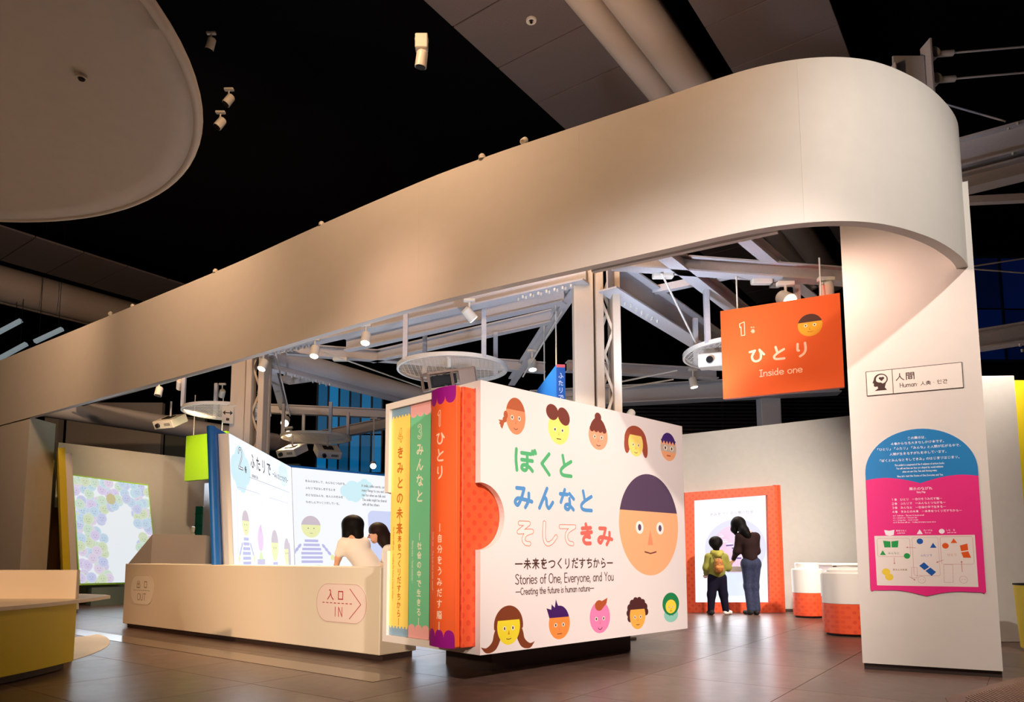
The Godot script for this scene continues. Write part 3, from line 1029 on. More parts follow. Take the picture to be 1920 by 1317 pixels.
func entrance_print(b: Node3D) -> void:
	# story map sheet, x 0.09..0.955, y 0.655..2.12
	var x0 := 0.09
	var y0 := 0.65
	var ww := 0.87
	var hh := 1.47
	var sc := 1400.0 / hh
	var cv := Canvas.new(int(ww * sc), 1400, rgb(226, 38, 128))
	var W := cv.w
	var px := func(x: float) -> float: return (x - x0) * sc
	var py := func(y: float) -> float: return (y0 + hh - y) * sc
	# blue sky part with an open-book lower edge
	var p := PackedVector2Array()
	p.append(Vector2(0, 0))
	p.append(Vector2(W, 0))
	for i in 21:
		var t := i / 20.0
		var e := absf(t - 0.5) * 2.0
		p.append(Vector2(W * (1.0 - t), py.call(1.635 + 0.06 * sin(e * PI * 0.75))))
	cv.poly(p, rgb(22, 124, 190))
	var wh := rgb(240, 236, 244)
	var mid: float = px.call(0.525)
	var jl := ["この展示は、", "4巻からなる大きなしかけ本です。", "「ひとり」「ふたり」「みんな」と人間が広がる中で、", "人間が生きるすがたを示しています。", "「ぼくとみんなとそしてきみ」のはじまりはじまり。"]
	var yy := [2.04, 1.997, 1.953, 1.905, 1.85]
	for i in 5:
		cv.kana(jl[i], mid, py.call(yy[i]), 0.0245 * sc, 2.6, wh, 1.08)
	var el := ["This exhibit is comprised of the 4 volumes of picture books.", "You will see how our lives are shaped by social relations", "when we are One, Two and Among many.", "Now, let's start the Stories of One, Everyone, and You."]
	var ey := [1.812, 1.782, 1.752, 1.712]
	for i in 4:
		cv.latin(el[i], mid, py.call(ey[i]), 0.0165 * sc, 2.0, wh, 0.0, true)
	cv.kana("展示のながれ", mid, py.call(1.588), 0.027 * sc, 2.8, wh)
	cv.latin("Story Map", mid, py.call(1.566), 0.017 * sc, 2.0, wh, 0.0, true)
	var ll := ["1巻 ひとり ー自分をうみだす脳ー", "2巻 ふたりで ーみんなとつながるー", "3巻 みんなと ー社会の中で生きるー", "4巻 きみとの未来 ー未来をつくりだすちからー"]
	for i in 4:
		cv.kana(ll[i], px.call(0.305), py.call(1.497 - i * 0.036), 0.0215 * sc, 2.3, wh, 1.06, false)
	for i in 4:
		cv.latin(["Vol. 1  Inside one — The brain that builds oneself", "Vol. 2  Between two — Everyone's ties", "Vol. 3  Among many — Social creatures", "Vol. 4  The future with you — Creating the future is human nature"][i], px.call(0.30), py.call(1.362 - i * 0.02), 0.0125 * sc, 1.5, wh)
	# key
	var kx := [0.267, 0.497, 0.661]
	cv.poly(PackedVector2Array([Vector2(px.call(0.225), py.call(1.23)), Vector2(px.call(0.265), py.call(1.222)), Vector2(px.call(0.305), py.call(1.23)), Vector2(px.call(0.298), py.call(1.185)), Vector2(px.call(0.267), py.call(1.178)), Vector2(px.call(0.235), py.call(1.185))]), wh)
	cv.poly(PackedVector2Array([Vector2(px.call(0.497), py.call(1.232)), Vector2(px.call(0.52), py.call(1.19)), Vector2(px.call(0.474), py.call(1.19))]), wh)
	cv.ell(px.call(0.661), py.call(1.212), 0.021 * sc, 0.021 * sc, wh)
	for e in [[0.325, "本をひらく", "Picture book"], [0.535, "たいけん", "Try it out"], [0.70, "しらべる", "Read and see"]]:
		cv.kana(e[1], px.call(e[0]), py.call(1.222), 0.016 * sc, 1.8, wh, 1.05, false)
		cv.latin(e[2], px.call(e[0]), py.call(1.208), 0.0125 * sc, 1.5, wh)
	# map
	var m0 := Vector2(px.call(0.146), py.call(1.178))
	var m1 := Vector2(px.call(0.898), py.call(0.74))
	cv.rect(m0.x, m0.y, m1.x - m0.x, m1.y - m0.y, rgb(228, 218, 214))
	var ink := rgb(196, 150, 150)
	var gr := rgb(18, 150, 70)
	var bl := rgb(10, 84, 170)
	var og := rgb(222, 84, 18)
	var ye := rgb(232, 202, 60)
	for e in [[0.165, 1.155, 0.418, 0.995], [0.435, 1.16, 0.63, 0.83], [0.645, 1.165, 0.88, 0.93]]:
		var r := rrect(px.call(e[0]), py.call(e[1]), (e[2] - e[0]) * sc, (e[1] - e[3]) * sc, 16)
		r.append(r[0])
		cv.stroke(r, 2.4, ink)
	var at := func(x: float, y: float) -> Vector2: return Vector2(px.call(x), py.call(y))
	for s in [-1.0, 1.0]:
		cv.poly(PackedVector2Array([at.call(0.272 + s * 0.004, 1.128), at.call(0.272 + s * 0.06, 1.135), at.call(0.272 + s * 0.052, 1.075), at.call(0.272 + s * 0.004, 1.075)]), gr)
	cv.poly(PackedVector2Array([at.call(0.205, 1.05), at.call(0.228, 1.008), at.call(0.182, 1.008)]), gr)
	cv.ell(px.call(0.39), py.call(1.0), 0.024 * sc, 0.024 * sc, gr)
	cv.ell(px.call(0.494), py.call(1.127), 0.024 * sc, 0.024 * sc, bl)
	cv.poly(PackedVector2Array([at.call(0.591, 1.113), at.call(0.615, 1.07), at.call(0.567, 1.07)]), bl)
	cv.poly(PackedVector2Array([at.call(0.478, 0.915), at.call(0.515, 0.945), at.call(0.552, 0.905), at.call(0.515, 0.878)]), bl)
	cv.poly(PackedVector2Array([at.call(0.522, 0.872), at.call(0.56, 0.9), at.call(0.60, 0.862), at.call(0.566, 0.828)]), bl)
	cv.poly(PackedVector2Array([at.call(0.744, 1.15), at.call(0.768, 1.11), at.call(0.72, 1.11)]), og)
	cv.ell(px.call(0.681), py.call(1.087), 0.024 * sc, 0.024 * sc, og)
	cv.poly(PackedVector2Array([at.call(0.785, 1.088), at.call(0.84, 1.105), at.call(0.843, 1.05), at.call(0.792, 1.04)]), og)
	cv.poly(PackedVector2Array([at.call(0.792, 1.03), at.call(0.843, 1.04), at.call(0.86, 0.985), at.call(0.805, 0.985)]), og)
	cv.ell(px.call(0.222), py.call(0.86), 0.032 * sc, 0.03 * sc, ye)
	cv.ell(px.call(0.245), py.call(0.815), 0.032 * sc, 0.03 * sc, ye)
	cv.kana("みんなと", px.call(0.29), py.call(1.025), 0.02 * sc, 2.2, rgb(120, 150, 120))
	cv.kana("ふたりで", px.call(0.535), py.call(1.005), 0.02 * sc, 2.2, rgb(130, 130, 190))
	cv.kana("ひとり", px.call(0.725), py.call(1.01), 0.022 * sc, 2.2, rgb(206, 140, 110))
	cv.kana("きみとの未来", px.call(0.33), py.call(0.88), 0.017 * sc, 2.2, rgb(140, 120, 80))
	for e in [[0.46, 1.07, 0.39, 1.075], [0.29, 0.985, 0.29, 0.93], [0.66, 0.965, 0.61, 0.945], [0.79, 0.865, 0.79, 0.955], [0.40, 0.82, 0.44, 0.79]]:
		var a: Vector2 = at.call(e[0], e[1])
		var c: Vector2 = at.call(e[2], e[3])
		cv.stroke(PackedVector2Array([a, c]), 2.4, rgb(170, 80, 80))
		var dn := (c - a).normalized()
		cv.poly(PackedVector2Array([c + dn * 4, c - dn * 9 + dn.orthogonal() * 6, c - dn * 9 - dn.orthogonal() * 6]), rgb(170, 80, 80))
	for e in [[0.42, 0.90, 0.462, 0.81], [0.66, 0.925, 0.725, 0.775]]:
		cv.stroke(PackedVector2Array([at.call(e[0], e[1]), at.call(e[2], e[1]), at.call(e[2] - 0.005, e[3]), at.call(e[0] - 0.005, e[3]), at.call(e[0], e[1])]), 2.4, ink)
	for e in [[0.49, 0.795], [0.795, 0.80]]:
		var ci := PackedVector2Array()
		for i in 25:
			ci.append(at.call(e[0] + cos(TAU * i / 24.0) * 0.028, e[1] + sin(TAU * i / 24.0) * 0.03))
		cv.stroke(ci, 2.4, ink)
		cv.ell(px.call(e[0] - 0.01), py.call(e[1]), 3, 3, ink)
		cv.ell(px.call(e[0] + 0.01), py.call(e[1]), 3, 3, ink)
	# outline: arch above, open-book edge below
	var o := PackedVector2Array()
	for i in 33:
		var t := PI * i / 32.0
		o.append(Vector2(0.528 + 0.425 * cos(t), 1.74 + 0.378 * sin(t)))
	o.append(Vector2(0.093, 0.70))
	o.append(Vector2(0.105, 0.685))
	for i in 25:
		var t := i / 24.0
		var e := absf(t - 0.5) * 2.0
		o.append(Vector2(0.12 + 0.80 * t, 0.655 + 0.045 * sin(minf(e * 1.25, 1.0) * PI * 0.62)))
	o.append(Vector2(0.935, 0.685))
	o.append(Vector2(0.95, 0.70))
	var q := MB.new()
	q.extrude(o, 0.004, Rect2(x0, y0, ww, hh), 0.005)
	var sh := part(b, "story_map_sheet", q.done(), tex_mat(cv.im, 0.5))
	sh.set_meta("label", "blue and pink printed story map with arched top")
	# plaque
	var c2 := Canvas.new(1120, 345, rgb(226, 221, 214))
	var br := rgb(58, 34, 26)
	c2.stroke(PackedVector2Array([Vector2(4, 4), Vector2(1116, 4), Vector2(1116, 341), Vector2(4, 341), Vector2(4, 4)]), 8, br)
	c2.stroke(PackedVector2Array([Vector2(318, 4), Vector2(318, 341)]), 8, br)
	# head in profile with a heart for a brain
	c2.ell(178, 128, 84, 80, br)
	c2.poly(PackedVector2Array([Vector2(100, 110), Vector2(76, 170), Vector2(92, 178), Vector2(90, 210), Vector2(104, 226), Vector2(136, 224), Vector2(140, 250), Vector2(96, 282), Vector2(246, 282), Vector2(222, 244), Vector2(236, 190), Vector2(250, 120)]), br)
	c2.ell(184, 126, 64, 62, rgb(226, 221, 214))
	c2.poly(PackedVector2Array([Vector2(116, 150), Vector2(150, 168), Vector2(180, 172), Vector2(200, 192), Vector2(120, 200)]), br)
	c2.ell(172, 112, 18, 17, br)
	c2.ell(202, 112, 18, 17, br)
	c2.poly(PackedVector2Array([Vector2(155, 117), Vector2(219, 117), Vector2(187, 154)]), br)
	c2.kana("人間", 465, 118, 104, 11, br, 1.16)
	c2.latin("Human", 396, 205, 62, 7, br, 200.0)
	c2.kana("・人类・인간", 760, 236, 58, 6.5, br, 1.08)
	var q2 := MB.new()
	q2.extrude(rrect(0.148, 2.45, 0.745, 0.229, 0.002, 2), 0.003, Rect2(0.148, 2.45, 0.745, 0.229), 0.004)
	part(b, "name_plaque", q2.done(), tex_mat(c2.im, 0.6))

# ------------------------------------------------------------------ shallow white saucer overhead
func saucer() -> void:
	var t := thing("ceiling_saucer", "huge shallow white saucer canopy hanging overhead", "canopy", Vector3(-4.9, 4.5, -4.416))
	var ds := MB.new()
	var prof := []
	for k in 15:
		var r := 2.70 * k / 14.0
		prof.append(Vector2(r, 0.06 - 0.09 * pow(r / 2.7, 2.0)))
	prof.append_array([Vector2(2.72, 0.03), Vector2(2.6, 0.12), Vector2(2.0, 0.24), Vector2(0.0, 0.35)])
	ds.lathe(prof, 96, Vector3.ZERO, false, true)
	part(t, "dish", ds.done(), M.white)
	var rm := MB.new()
	var rp := []
	for k in 12:
		var a := -TAU * k / 12.0
		rp.append(Vector2(2.728 + 0.042 * cos(-a), 0.0 + 0.042 * sin(-a)))
	rm.lathe(rp, 96, Vector3.ZERO, true, true)
	part(t, "rolled_rim", rm.done(), M.white_plain)
	for k in 3:
		var a := TAU * k / 3.0 + 0.4
		part(t, "hanger", m_tube(Vector3(cos(a) * 1.8, 0.28, sin(a) * 1.8), Vector3(cos(a) * 1.8, 6.1, sin(a) * 1.8), 0.012, -1.0, 8), M.black)
	var s := thing("sprinkler", "small round sprinkler head set in the white saucer canopy", "sprinkler", Vector3(-3.018, 4.508, -4.935))
	part(s, "ring", m_lathe([Vector2(0.026, -0.02), Vector2(0.042, -0.02), Vector2(0.045, 0.03), Vector2(0.02, 0.03)], 20, true), M.white_metal)
	part(s, "nozzle", m_lathe([Vector2(0.0, -0.03), Vector2(0.02, -0.03), Vector2(0.02, 0.02)], 12), M.dark_lens)
	# ceiling spots in the dark over the ribbon
	var warm := Color(1.0, 0.85, 0.66)
	spotlight("ceiling_spotlight", Vector3(-3.37, 7.1, -8), Vector3(-4.6, 4.0, -9.0), 0.0, 20.0, warm, "small dim spotlight hanging alone in the dark, highest of three beside the saucer", "dim spotlights beside the saucer", 0.0, 0.14, 0.8)
	spotlight("ceiling_spotlight", Vector3(-3.13, 6.38, -8), Vector3(-4.6, 3.6, -7.4), 0.0, 20.0, warm, "small dim spotlight in the dark, middle of three beside the saucer", "dim spotlights beside the saucer", 0.0, 0.14, 0.8)
	spotlight("ceiling_spotlight", Vector3(-3.22, 6.09, -8), Vector3(-4.6, 3.6, -7.4), 0.0, 20.0, warm, "small dim spotlight in the dark, lowest of three beside the saucer", "dim spotlights beside the saucer", 0.0, 0.14, 0.8)
	var big := spotlight("ceiling_spotlight", Vector3(-0.74, 6.16, -7), Vector3(-0.9, 5.0, -7.2), 0.0, 20.0, warm, "cream spotlight with a square ballast box hanging over the ribbon", "", 0.0, 0.22, 1.0)
	part(big, "ballast_box", m_box(Vector3(0.13, 0.16, 0.1), 0.008), M.white_metal, Vector3(0.0, 0.19, 0))

# ------------------------------------------------------------------ slip case with the giant picture books
func slip_case() -> void:
	var turn := 0.7647
	var at := Vector3(-0.093, 0, -5.616)
	var W := 2.984
	var D := 1.292
	var y0 := 0.24
	var y1 := 2.40
	var H := y1 - y0
	var t := thing("book_slip_case", "giant white slip case printed with cartoon faces and title, holding big books", "slip case", at, turn)
	# front panel with a thumb notch
	var f := PackedVector2Array([Vector2(0, y0), Vector2(W, y0), Vector2(W, y1), Vector2(0, y1)])
	for i in 25:
		var a := PI / 2 - PI * i / 24.0
		f.append(Vector2(cos(a) * 0.265, 1.312 + sin(a) * 0.265))
	var panel := part(t, "front_panel", m_ext(f, 0.058, Rect2(0, y0, W, H)), tex_mat(case_print(W, H), 0.5))
	panel.set_meta("label", "white front panel printed with faces and a coloured title")
	# back panel with the same notch, top, bottom and closed end
	part(t, "back_panel", m_ext(f, 0.058), M.case_white, Vector3(0, 0, -D + 0.058))
	part(t, "top_panel", m_box(Vector3(W, 0.058, D - 0.118)), M.case_white, Vector3(W * 0.5, y1 - 0.029, -D * 0.5))
	part(t, "bottom_panel", m_box(Vector3(W, 0.058, D - 0.118)), M.case_white, Vector3(W * 0.5, y0 + 0.029, -D * 0.5))
	part(t, "end_panel", m_box(Vector3(0.058, H - 0.118, D - 0.118)), M.case_white, Vector3(W - 0.029, (y0 + y1) * 0.5, -D * 0.5))
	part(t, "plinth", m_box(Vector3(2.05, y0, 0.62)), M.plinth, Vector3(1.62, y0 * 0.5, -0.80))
	# books
	var yb := y0 + 0.06
	var hb := H - 0.122
	book("picture_book", "yellow spine picture book with blue scalloped ends in the white case", t, 0.03, -1.232, -0.955, yb, hb, spine_print("yellow"), rgb(238, 206, 78), 2.6)
	book("picture_book", "green spine picture book with pink scalloped ends in the white case", t, 0.03, -0.952, -0.664, yb, hb, spine_print("green"), rgb(104, 186, 138), 2.6)
	orange_book(t, yb, hb)

func book(called: String, label: String, case_node: Node3D, x: float, z0: float, z1: float, yb: float, hb: float, im: Image, c: Color, len: float) -> void:
	var o := thing(called, label, "book", case_node.position, case_node.rotation.y, "giant books in the slip case")
	var m := mat(c, 0.5)
	var w := z1 - z0
	# spine board with print (faces local -x)
	var q := MB.new()
	q.quad_uv(Vector3(x, yb, z0), Vector3(x, yb, z1), Vector3(x, yb + hb, z1), Vector3(x, yb + hb, z0), Vector3.LEFT)
	q.quad(Vector3(x + 0.03, yb, z0), Vector3(x + 0.03, yb, z1), Vector3(x + 0.03, yb + hb, z1), Vector3(x + 0.03, yb + hb, z0), Vector3.RIGHT)
	part(o, "spine", q.done(), tex_mat(im, 0.5))
	for z in [z0 + 0.012, z1 - 0.012]:
		part(o, "cover", m_box(Vector3(len - 0.02, hb, 0.022), 0.003), m, Vector3(x + 0.02 + len * 0.5, yb + hb * 0.5, z))
	part(o, "page_block", m_box(Vector3(len - 0.15, hb - 0.06, w - 0.06)), M.bone, Vector3(x + 0.05 + len * 0.5, yb + hb * 0.5, (z0 + z1) * 0.5))

func orange_book(case_node: Node3D, yb: float, hb: float) -> void:
	var o := thing("picture_book", "orange book with purple scalloped ends pulled partly out of the white case", "book", case_node.position, case_node.rotation.y, "giant books in the slip case")
	var x := -0.2
	var z0 := -0.372
	var z1 := -0.068
	var len := 2.75
	# rounded spine with print
	var q := MB.new()
	var n := 14
	q.smooth(1)
	for i in n:
		var a := float(i) / n
		var b := float(i + 1) / n
		var bulge := func(s: float) -> float: return -0.03 * sin(PI * s)
		var pa := Vector3(x + bulge.call(a), 0, lerpf(z0, z1, a))
		var pb := Vector3(x + bulge.call(b), 0, lerpf(z0, z1, b))
		var lo := Vector3(0, yb, 0)
		var hi := Vector3(0, yb + hb, 0)
		q.tri(pa + lo, pb + lo, pb + hi, Vector3.LEFT, Vector2(a, 1), Vector2(b, 1), Vector2(b, 0))
		q.tri(pa + lo, pb + hi, pa + hi, Vector3.LEFT, Vector2(a, 1), Vector2(b, 0), Vector2(a, 0))
	q.smooth(-1)
	for yy in [yb, yb + hb]:
		for i in n:
			var a := float(i) / n
			var b := float(i + 1) / n
			q.tri(Vector3(x - 0.03 * sin(PI * a), yy, lerpf(z0, z1, a)), Vector3(x - 0.03 * sin(PI * b), yy, lerpf(z0, z1, b)), Vector3(x + 0.02, yy, (z0 + z1) * 0.5), Vector3.UP if yy > 1.0 else Vector3.DOWN)
	part(o, "spine", q.done(), tex_mat(spine_print("orange"), 0.5))
	# hinge groove and covers
	for e in [[z1, 1.0], [z0, -1.0]]:
		part(o, "hinge", m_box(Vector3(0.06, hb, 0.03), 0.012), M.orange, Vector3(x + 0.035, yb + hb * 0.5, e[0] - 0.022 * e[1]))
		part(o, "cover", m_box(Vector3(len, hb, 0.03), 0.005), M.orange_dots, Vector3(x + 0.07 + len * 0.5, yb + hb * 0.5, e[0] - 0.012 * e[1]))
	part(o, "page_block", m_box(Vector3(len - 0.1, hb - 0.07, z1 - z0 - 0.07)), M.bone, Vector3(x + 0.05 + len * 0.5, yb + hb * 0.5, (z0 + z1) * 0.5))

func spine_print(which: String) -> Image:
	var w := 288
	var h := 1880
	var base: Color = {"yellow": rgb(250, 222, 112), "green": rgb(118, 204, 158), "orange": rgb(232, 96, 44)}[which]
	var cap: Color = {"yellow": rgb(136, 170, 196), "green": rgb(240, 176, 176), "orange": rgb(146, 10, 132)}[which]
	var ink: Color = {"yellow": rgb(200, 112, 40), "green": rgb(240, 240, 220), "orange": rgb(246, 206, 184)}[which]
	var cv := Canvas.new(w, h, base)
	var k := 3
	var ch := 76.0
	cv.rect(0, 0, w, ch, cap)
	cv.rect(0, h - ch, w, ch, cap)
	for i in k:
		var r := w / float(k) * 0.5
		var cx := (i + 0.5) * 2.0 * r
		if which == "yellow":
			for j in 2:
				cv.ell(cx + (j - 0.5) * r, ch + 2, r * 0.3, 20, base)
				cv.ell(cx + (j - 0.5) * r, h - ch - 2, r * 0.3, 20, base)
		elif which == "green":
			cv.ell(cx, ch, r * 0.96, 30, cap)
			cv.ell(cx, h - ch, r * 0.96, 30, cap)
		else:
			cv.ell(cx, ch, r * 0.96, 50, cap)
			cv.ell(cx, h - ch, r * 0.96, 50, cap)
	var title: String = {"yellow": "きみとの未来", "green": "みんなと", "orange": "ひとり"}[which]
	var num: String = {"yellow": "4", "green": "3", "orange": "1"}[which]
	var sub: String = {"yellow": "ー未来をつくりだすちからー", "green": "ー社会の中で生きるー", "orange": "ー自分をうみだす脳ー"}[which]
	var eng: String = {"yellow": "The future with you —Creating the future is human nature—", "green": "Among many —Social creatures—", "orange": "Inside one —The brain that builds oneself—"}[which]
	cv.glyph(num, 100, 170, 70, 118, 22, ink)
	cv.glyph(num, 100, 170, 70, 118, 11, base)
	cv.kana(title, 140, 375, 96, 13, ink, 1.32, false, true)
	var sy: float = {"yellow": 960.0, "green": 1080.0, "orange": 1030.0}[which]
	cv.kana(sub, 145, sy, 58, 8, ink, {"yellow": 1.16, "green": 1.28, "orange": 1.34}[which], false, true)
	cv.latin(eng, 66, sy + 30, 26, 3.4, ink.lerp(base, 0.25), 0.0, false, PI / 2)
	return cv.im

func case_print(W: float, H: float) -> Image:
	var k := 2040.0 / W
	var cv := Canvas.new(2040, int(H * k), rgb(230, 222, 220))
	var X := func(x: float) -> float: return x * k
	var Y := func(y: float) -> float: return (H - y) * k
	var ink := rgb(70, 46, 42)
	# title
	var green := rgb(84, 178, 120)
	var blue := rgb(84, 148, 206)
	var red := rgb(236, 108, 96)
	for e in [["ぼ", 0.509, 1.557, 0.27, 0.205], ["く", 0.77, 1.551, 0.20, 0.205], ["と", 1.034, 1.556, 0.22, 0.205]]:
		cv.glyph(e[0], X.call(e[1] - e[3] * 0.5), Y.call(e[2] + e[4] * 0.5), e[3] * k, e[4] * k, 0.034 * k, green)
	for e in [["み", 0.488, 1.25, 0.235, 0.195], ["ん", 0.771, 1.253, 0.205, 0.195], ["な", 1.045, 1.255, 0.225, 0.2], ["と", 1.315, 1.259, 0.23, 0.2]]:
		cv.glyph(e[0], X.call(e[1] - e[3] * 0.5), Y.call(e[2] + e[4] * 0.5), e[3] * k, e[4] * k, 0.034 * k, blue)
	for e in [["そ", 0.50, 0.95, 0.22, 0.2], ["し", 0.80, 0.951, 0.24, 0.205], ["て", 1.052, 0.949, 0.23, 0.195]]:
		cv.glyph(e[0], X.call(e[1] - e[3] * 0.5), Y.call(e[2] + e[4] * 0.5), e[3] * k, e[4] * k, 0.042 * k, rgb(222, 120, 96))
		cv.glyph(e[0], X.call(e[1] - e[3] * 0.5), Y.call(e[2] + e[4] * 0.5), e[3] * k, e[4] * k, 0.030 * k, rgb(236, 226, 222))
	for e in [["き", 1.321, 0.957, 0.2, 0.195], ["み", 1.589, 0.949, 0.24, 0.185]]:
		cv.glyph(e[0], X.call(e[1] - e[3] * 0.5), Y.call(e[2] + e[4] * 0.5), e[3] * k, e[4] * k, 0.036 * k, red)
	var sub := "ー未来をつくりだすちからー"
	cv.kana(sub, X.call(1.043), Y.call(0.696), 0.092 * k, 0.0115 * k, ink, 1.11)
	cv.latin("Stories of One, Everyone, and You", X.call(0.384), Y.call(0.612), 0.082 * k, 0.0085 * k, ink, 1.328 * k)
	cv.latin("—Creating the future is human nature—", X.call(0.39), Y.call(0.5), 0.056 * k, 0.007 * k, ink, 1.024 * k)
	# faces of the upper row
	var b1 := rgb(176, 92, 58)
	var b2 := rgb(116, 58, 48)
	var x: float = X.call(0.40)
	var y: float = Y.call(1.92)
	face(cv, x, y, 0.118 * k, 0.155 * k, rgb(240, 142, 100), ink, rgb(230, 124, 84), 1.0)
	cv.cap(x, y, 0.118 * k, 0.156 * k, y - 0.05 * k, b1)
	cv.ell(x - 0.118 * k, y + 0.005 * k, 0.024 * k, 0.035 * k, b1)
	cv.ell(x - 0.13 * k, y + 0.045 * k, 0.024 * k, 0.024 * k, b1)
	for a in [Vector2(-0.19, 0.065), Vector2(-0.185, 0.09), Vector2(-0.17, 0.115)]:
		cv.poly(PackedVector2Array([Vector2(x - 0.125 * k, y + 0.05 * k), Vector2(x + a.x * k - 0.012 * k, y + a.y * k - 0.01 * k), Vector2(x + a.x * k + 0.012 * k, y + a.y * k + 0.012 * k)]), b1)
	x = X.call(0.945)
	y = Y.call(1.885)
	face(cv, x, y, 0.14 * k, 0.145 * k, rgb(244, 228, 120), ink, rgb(230, 208, 100), 0.0)
	cv.ell(x - 0.085 * k, y - 0.135 * k, 0.082 * k, 0.07 * k, b2, 0.2)
	cv.ell(x + 0.07 * k, y - 0.115 * k, 0.09 * k, 0.072 * k, b2, 0.7)
	x = X.call(1.509)
	y = Y.call(1.885)
	face(cv, x, y, 0.145 * k, 0.135 * k, rgb(240, 162, 128), ink, rgb(228, 146, 112), 0.8)
	cv.ell(x, y - 0.175 * k, 0.05 * k, 0.045 * k, b2)
	cv.cap(x, y - 0.01 * k, 0.13 * k, 0.16 * k, y - 0.055 * k, b2)
	for i in 4:
		cv.ell(x + (i - 1.5) * 0.062 * k, y - 0.06 * k, 0.034 * k, 0.03 * k, b2)
	x = X.call(2.113)
	y = Y.call(1.885)
	cv.cap(x, y - 0.02 * k, 0.19 * k, 0.15 * k, y + 0.0 * k, rgb(160, 76, 56))
	cv.ell(x - 0.145 * k, y + 0.02 * k, 0.05 * k, 0.1 * k, rgb(160, 76, 56), 0.1)
	cv.ell(x + 0.155 * k, y + 0.03 * k, 0.05 * k, 0.11 * k, rgb(160, 76, 56), -0.12)
	face(cv, x, y + 0.01 * k, 0.125 * k, 0.13 * k, rgb(246, 216, 116), ink, rgb(220, 160, 80), 1.0)
	cv.cap(x, y - 0.02 * k, 0.15 * k, 0.145 * k, y - 0.075 * k, rgb(160, 76, 56))
	x = X.call(2.705)
	y = Y.call(1.895)
	cv.ell(x, y + 0.0 * k, 0.15 * k, 0.14 * k, rgb(240, 170, 124))
	cv.rect(x - 0.145 * k, y - 0.03 * k, 0.29 * k, 0.075 * k, rgb(196, 180, 164))
	cv.ell(x - 0.06 * k, y + 0.005 * k, 0.034 * k, 0.026 * k, rgb(236, 226, 210))
	cv.ell(x + 0.06 * k, y + 0.005 * k, 0.034 * k, 0.026 * k, rgb(236, 226, 210))
	cv.ell(x - 0.06 * k, y + 0.005 * k, 0.014 * k, 0.016 * k, ink)
	cv.ell(x + 0.06 * k, y + 0.005 * k, 0.014 * k, 0.016 * k, ink)
	cv.stroke(PackedVector2Array([Vector2(x - 0.03 * k, y + 0.085 * k), Vector2(x + 0.03 * k, y + 0.085 * k)]), 0.014 * k, rgb(190, 90, 60))
	cv.cap(x, y - 0.025 * k, 0.14 * k, 0.135 * k, y - 0.075 * k, rgb(62, 36, 110))
	for i in 5:
		var tx := x + (i - 2) * 0.056 * k
		cv.poly(PackedVector2Array([Vector2(tx - 0.032 * k, y - 0.08 * k), Vector2(tx + 0.032 * k, y - 0.08 * k), Vector2(tx, y - 0.035 * k)]), rgb(62, 36, 110))
	# the large face
	x = X.call(2.329)
	y = Y.call(1.075)
	cv.ell(x, y, 0.52 * k, 0.508 * k, rgb(246, 176, 128), 0.0, 96)
	cv.cap(x, y, 0.522 * k, 0.51 * k, y - 0.13 * k, rgb(86, 66, 92))
	for s in [-1.0, 1.0]:
		cv.ell(x + s * 0.18 * k, Y.call(1.042), 0.066 * k, 0.064 * k, rgb(246, 236, 230))
		cv.ell(x + s * 0.18 * k, Y.call(1.042), 0.028 * k, 0.033 * k, rgb(88, 70, 104))
	cv.poly(PackedVector2Array([Vector2(x + 0.002 * k, Y.call(1.02)), Vector2(x + 0.05 * k, Y.call(0.868)), Vector2(x - 0.05 * k, Y.call(0.868))]), rgb(232, 146, 108))
	cv.stroke(PackedVector2Array([Vector2(x - 0.10 * k, Y.call(0.802)), Vector2(x, Y.call(0.785)), Vector2(x + 0.10 * k, Y.call(0.802))]), 0.014 * k, rgb(120, 70, 60))
	# lower row
	x = X.call(0.312)
	y = Y.call(0.20)
	var br := rgb(122, 58, 30)
	cv.cap(x, y - 0.01 * k, 0.165 * k, 0.155 * k, y + 0.02 * k, br)
	for s in [-1.0, 1.0]:
		cv.poly(Canvas.curve("0,0 4,8 6,14 12,18 18,17 18,17 12,22 2,20 -4,10 -4,0", Vector2(x + s * 0.125 * k, y - 0.03 * k), s * k, k), br)
	face(cv, x, y + 0.0 * k, 0.13 * k, 0.145 * k, rgb(232, 214, 50), ink, rgb(210, 140, 30), 0.5)
	cv.cap(x, y - 0.01 * k, 0.14 * k, 0.152 * k, y - 0.05 * k, br)
	x = X.call(0.93)
	y = Y.call(0.185)
	face(cv, x, y, 0.138 * k, 0.135 * k, rgb(244, 142, 66), ink, rgb(222, 130, 90), 0.0)
	var pu := rgb(64, 22, 96)
	cv.cap(x, y - 0.0 * k, 0.135 * k, 0.15 * k, y - 0.05 * k, pu)
	cv.poly(PackedVector2Array([Vector2(x - 0.13 * k, y - 0.05 * k), Vector2(x - 0.165 * k, y - 0.135 * k), Vector2(x - 0.105 * k, y - 0.12 * k), Vector2(x - 0.10 * k, y - 0.165 * k), Vector2(x - 0.06 * k, y - 0.135 * k), Vector2(x - 0.045 * k, y - 0.205 * k), Vector2(x - 0.01 * k, y - 0.135 * k), Vector2(x + 0.12 * k, y - 0.05 * k)]), pu)
	x = X.call(1.494)
	y = Y.call(0.205)
	face(cv, x, y, 0.15 * k, 0.145 * k, rgb(240, 132, 182), ink, rgb(232, 120, 140), 1.6)
	cv.ell(x - 0.01 * k, y - 0.105 * k, 0.062 * k, 0.048 * k, rgb(176, 84, 44))
	cv.poly(PackedVector2Array([Vector2(x + 0.02 * k, y - 0.14 * k), Vector2(x + 0.115 * k, y - 0.17 * k), Vector2(x + 0.10 * k, y - 0.12 * k), Vector2(x + 0.03 * k, y - 0.07 * k)]), rgb(176, 84, 44))
	x = X.call(2.085)
	y = Y.call(0.185)
	var dk := rgb(78, 38, 40)
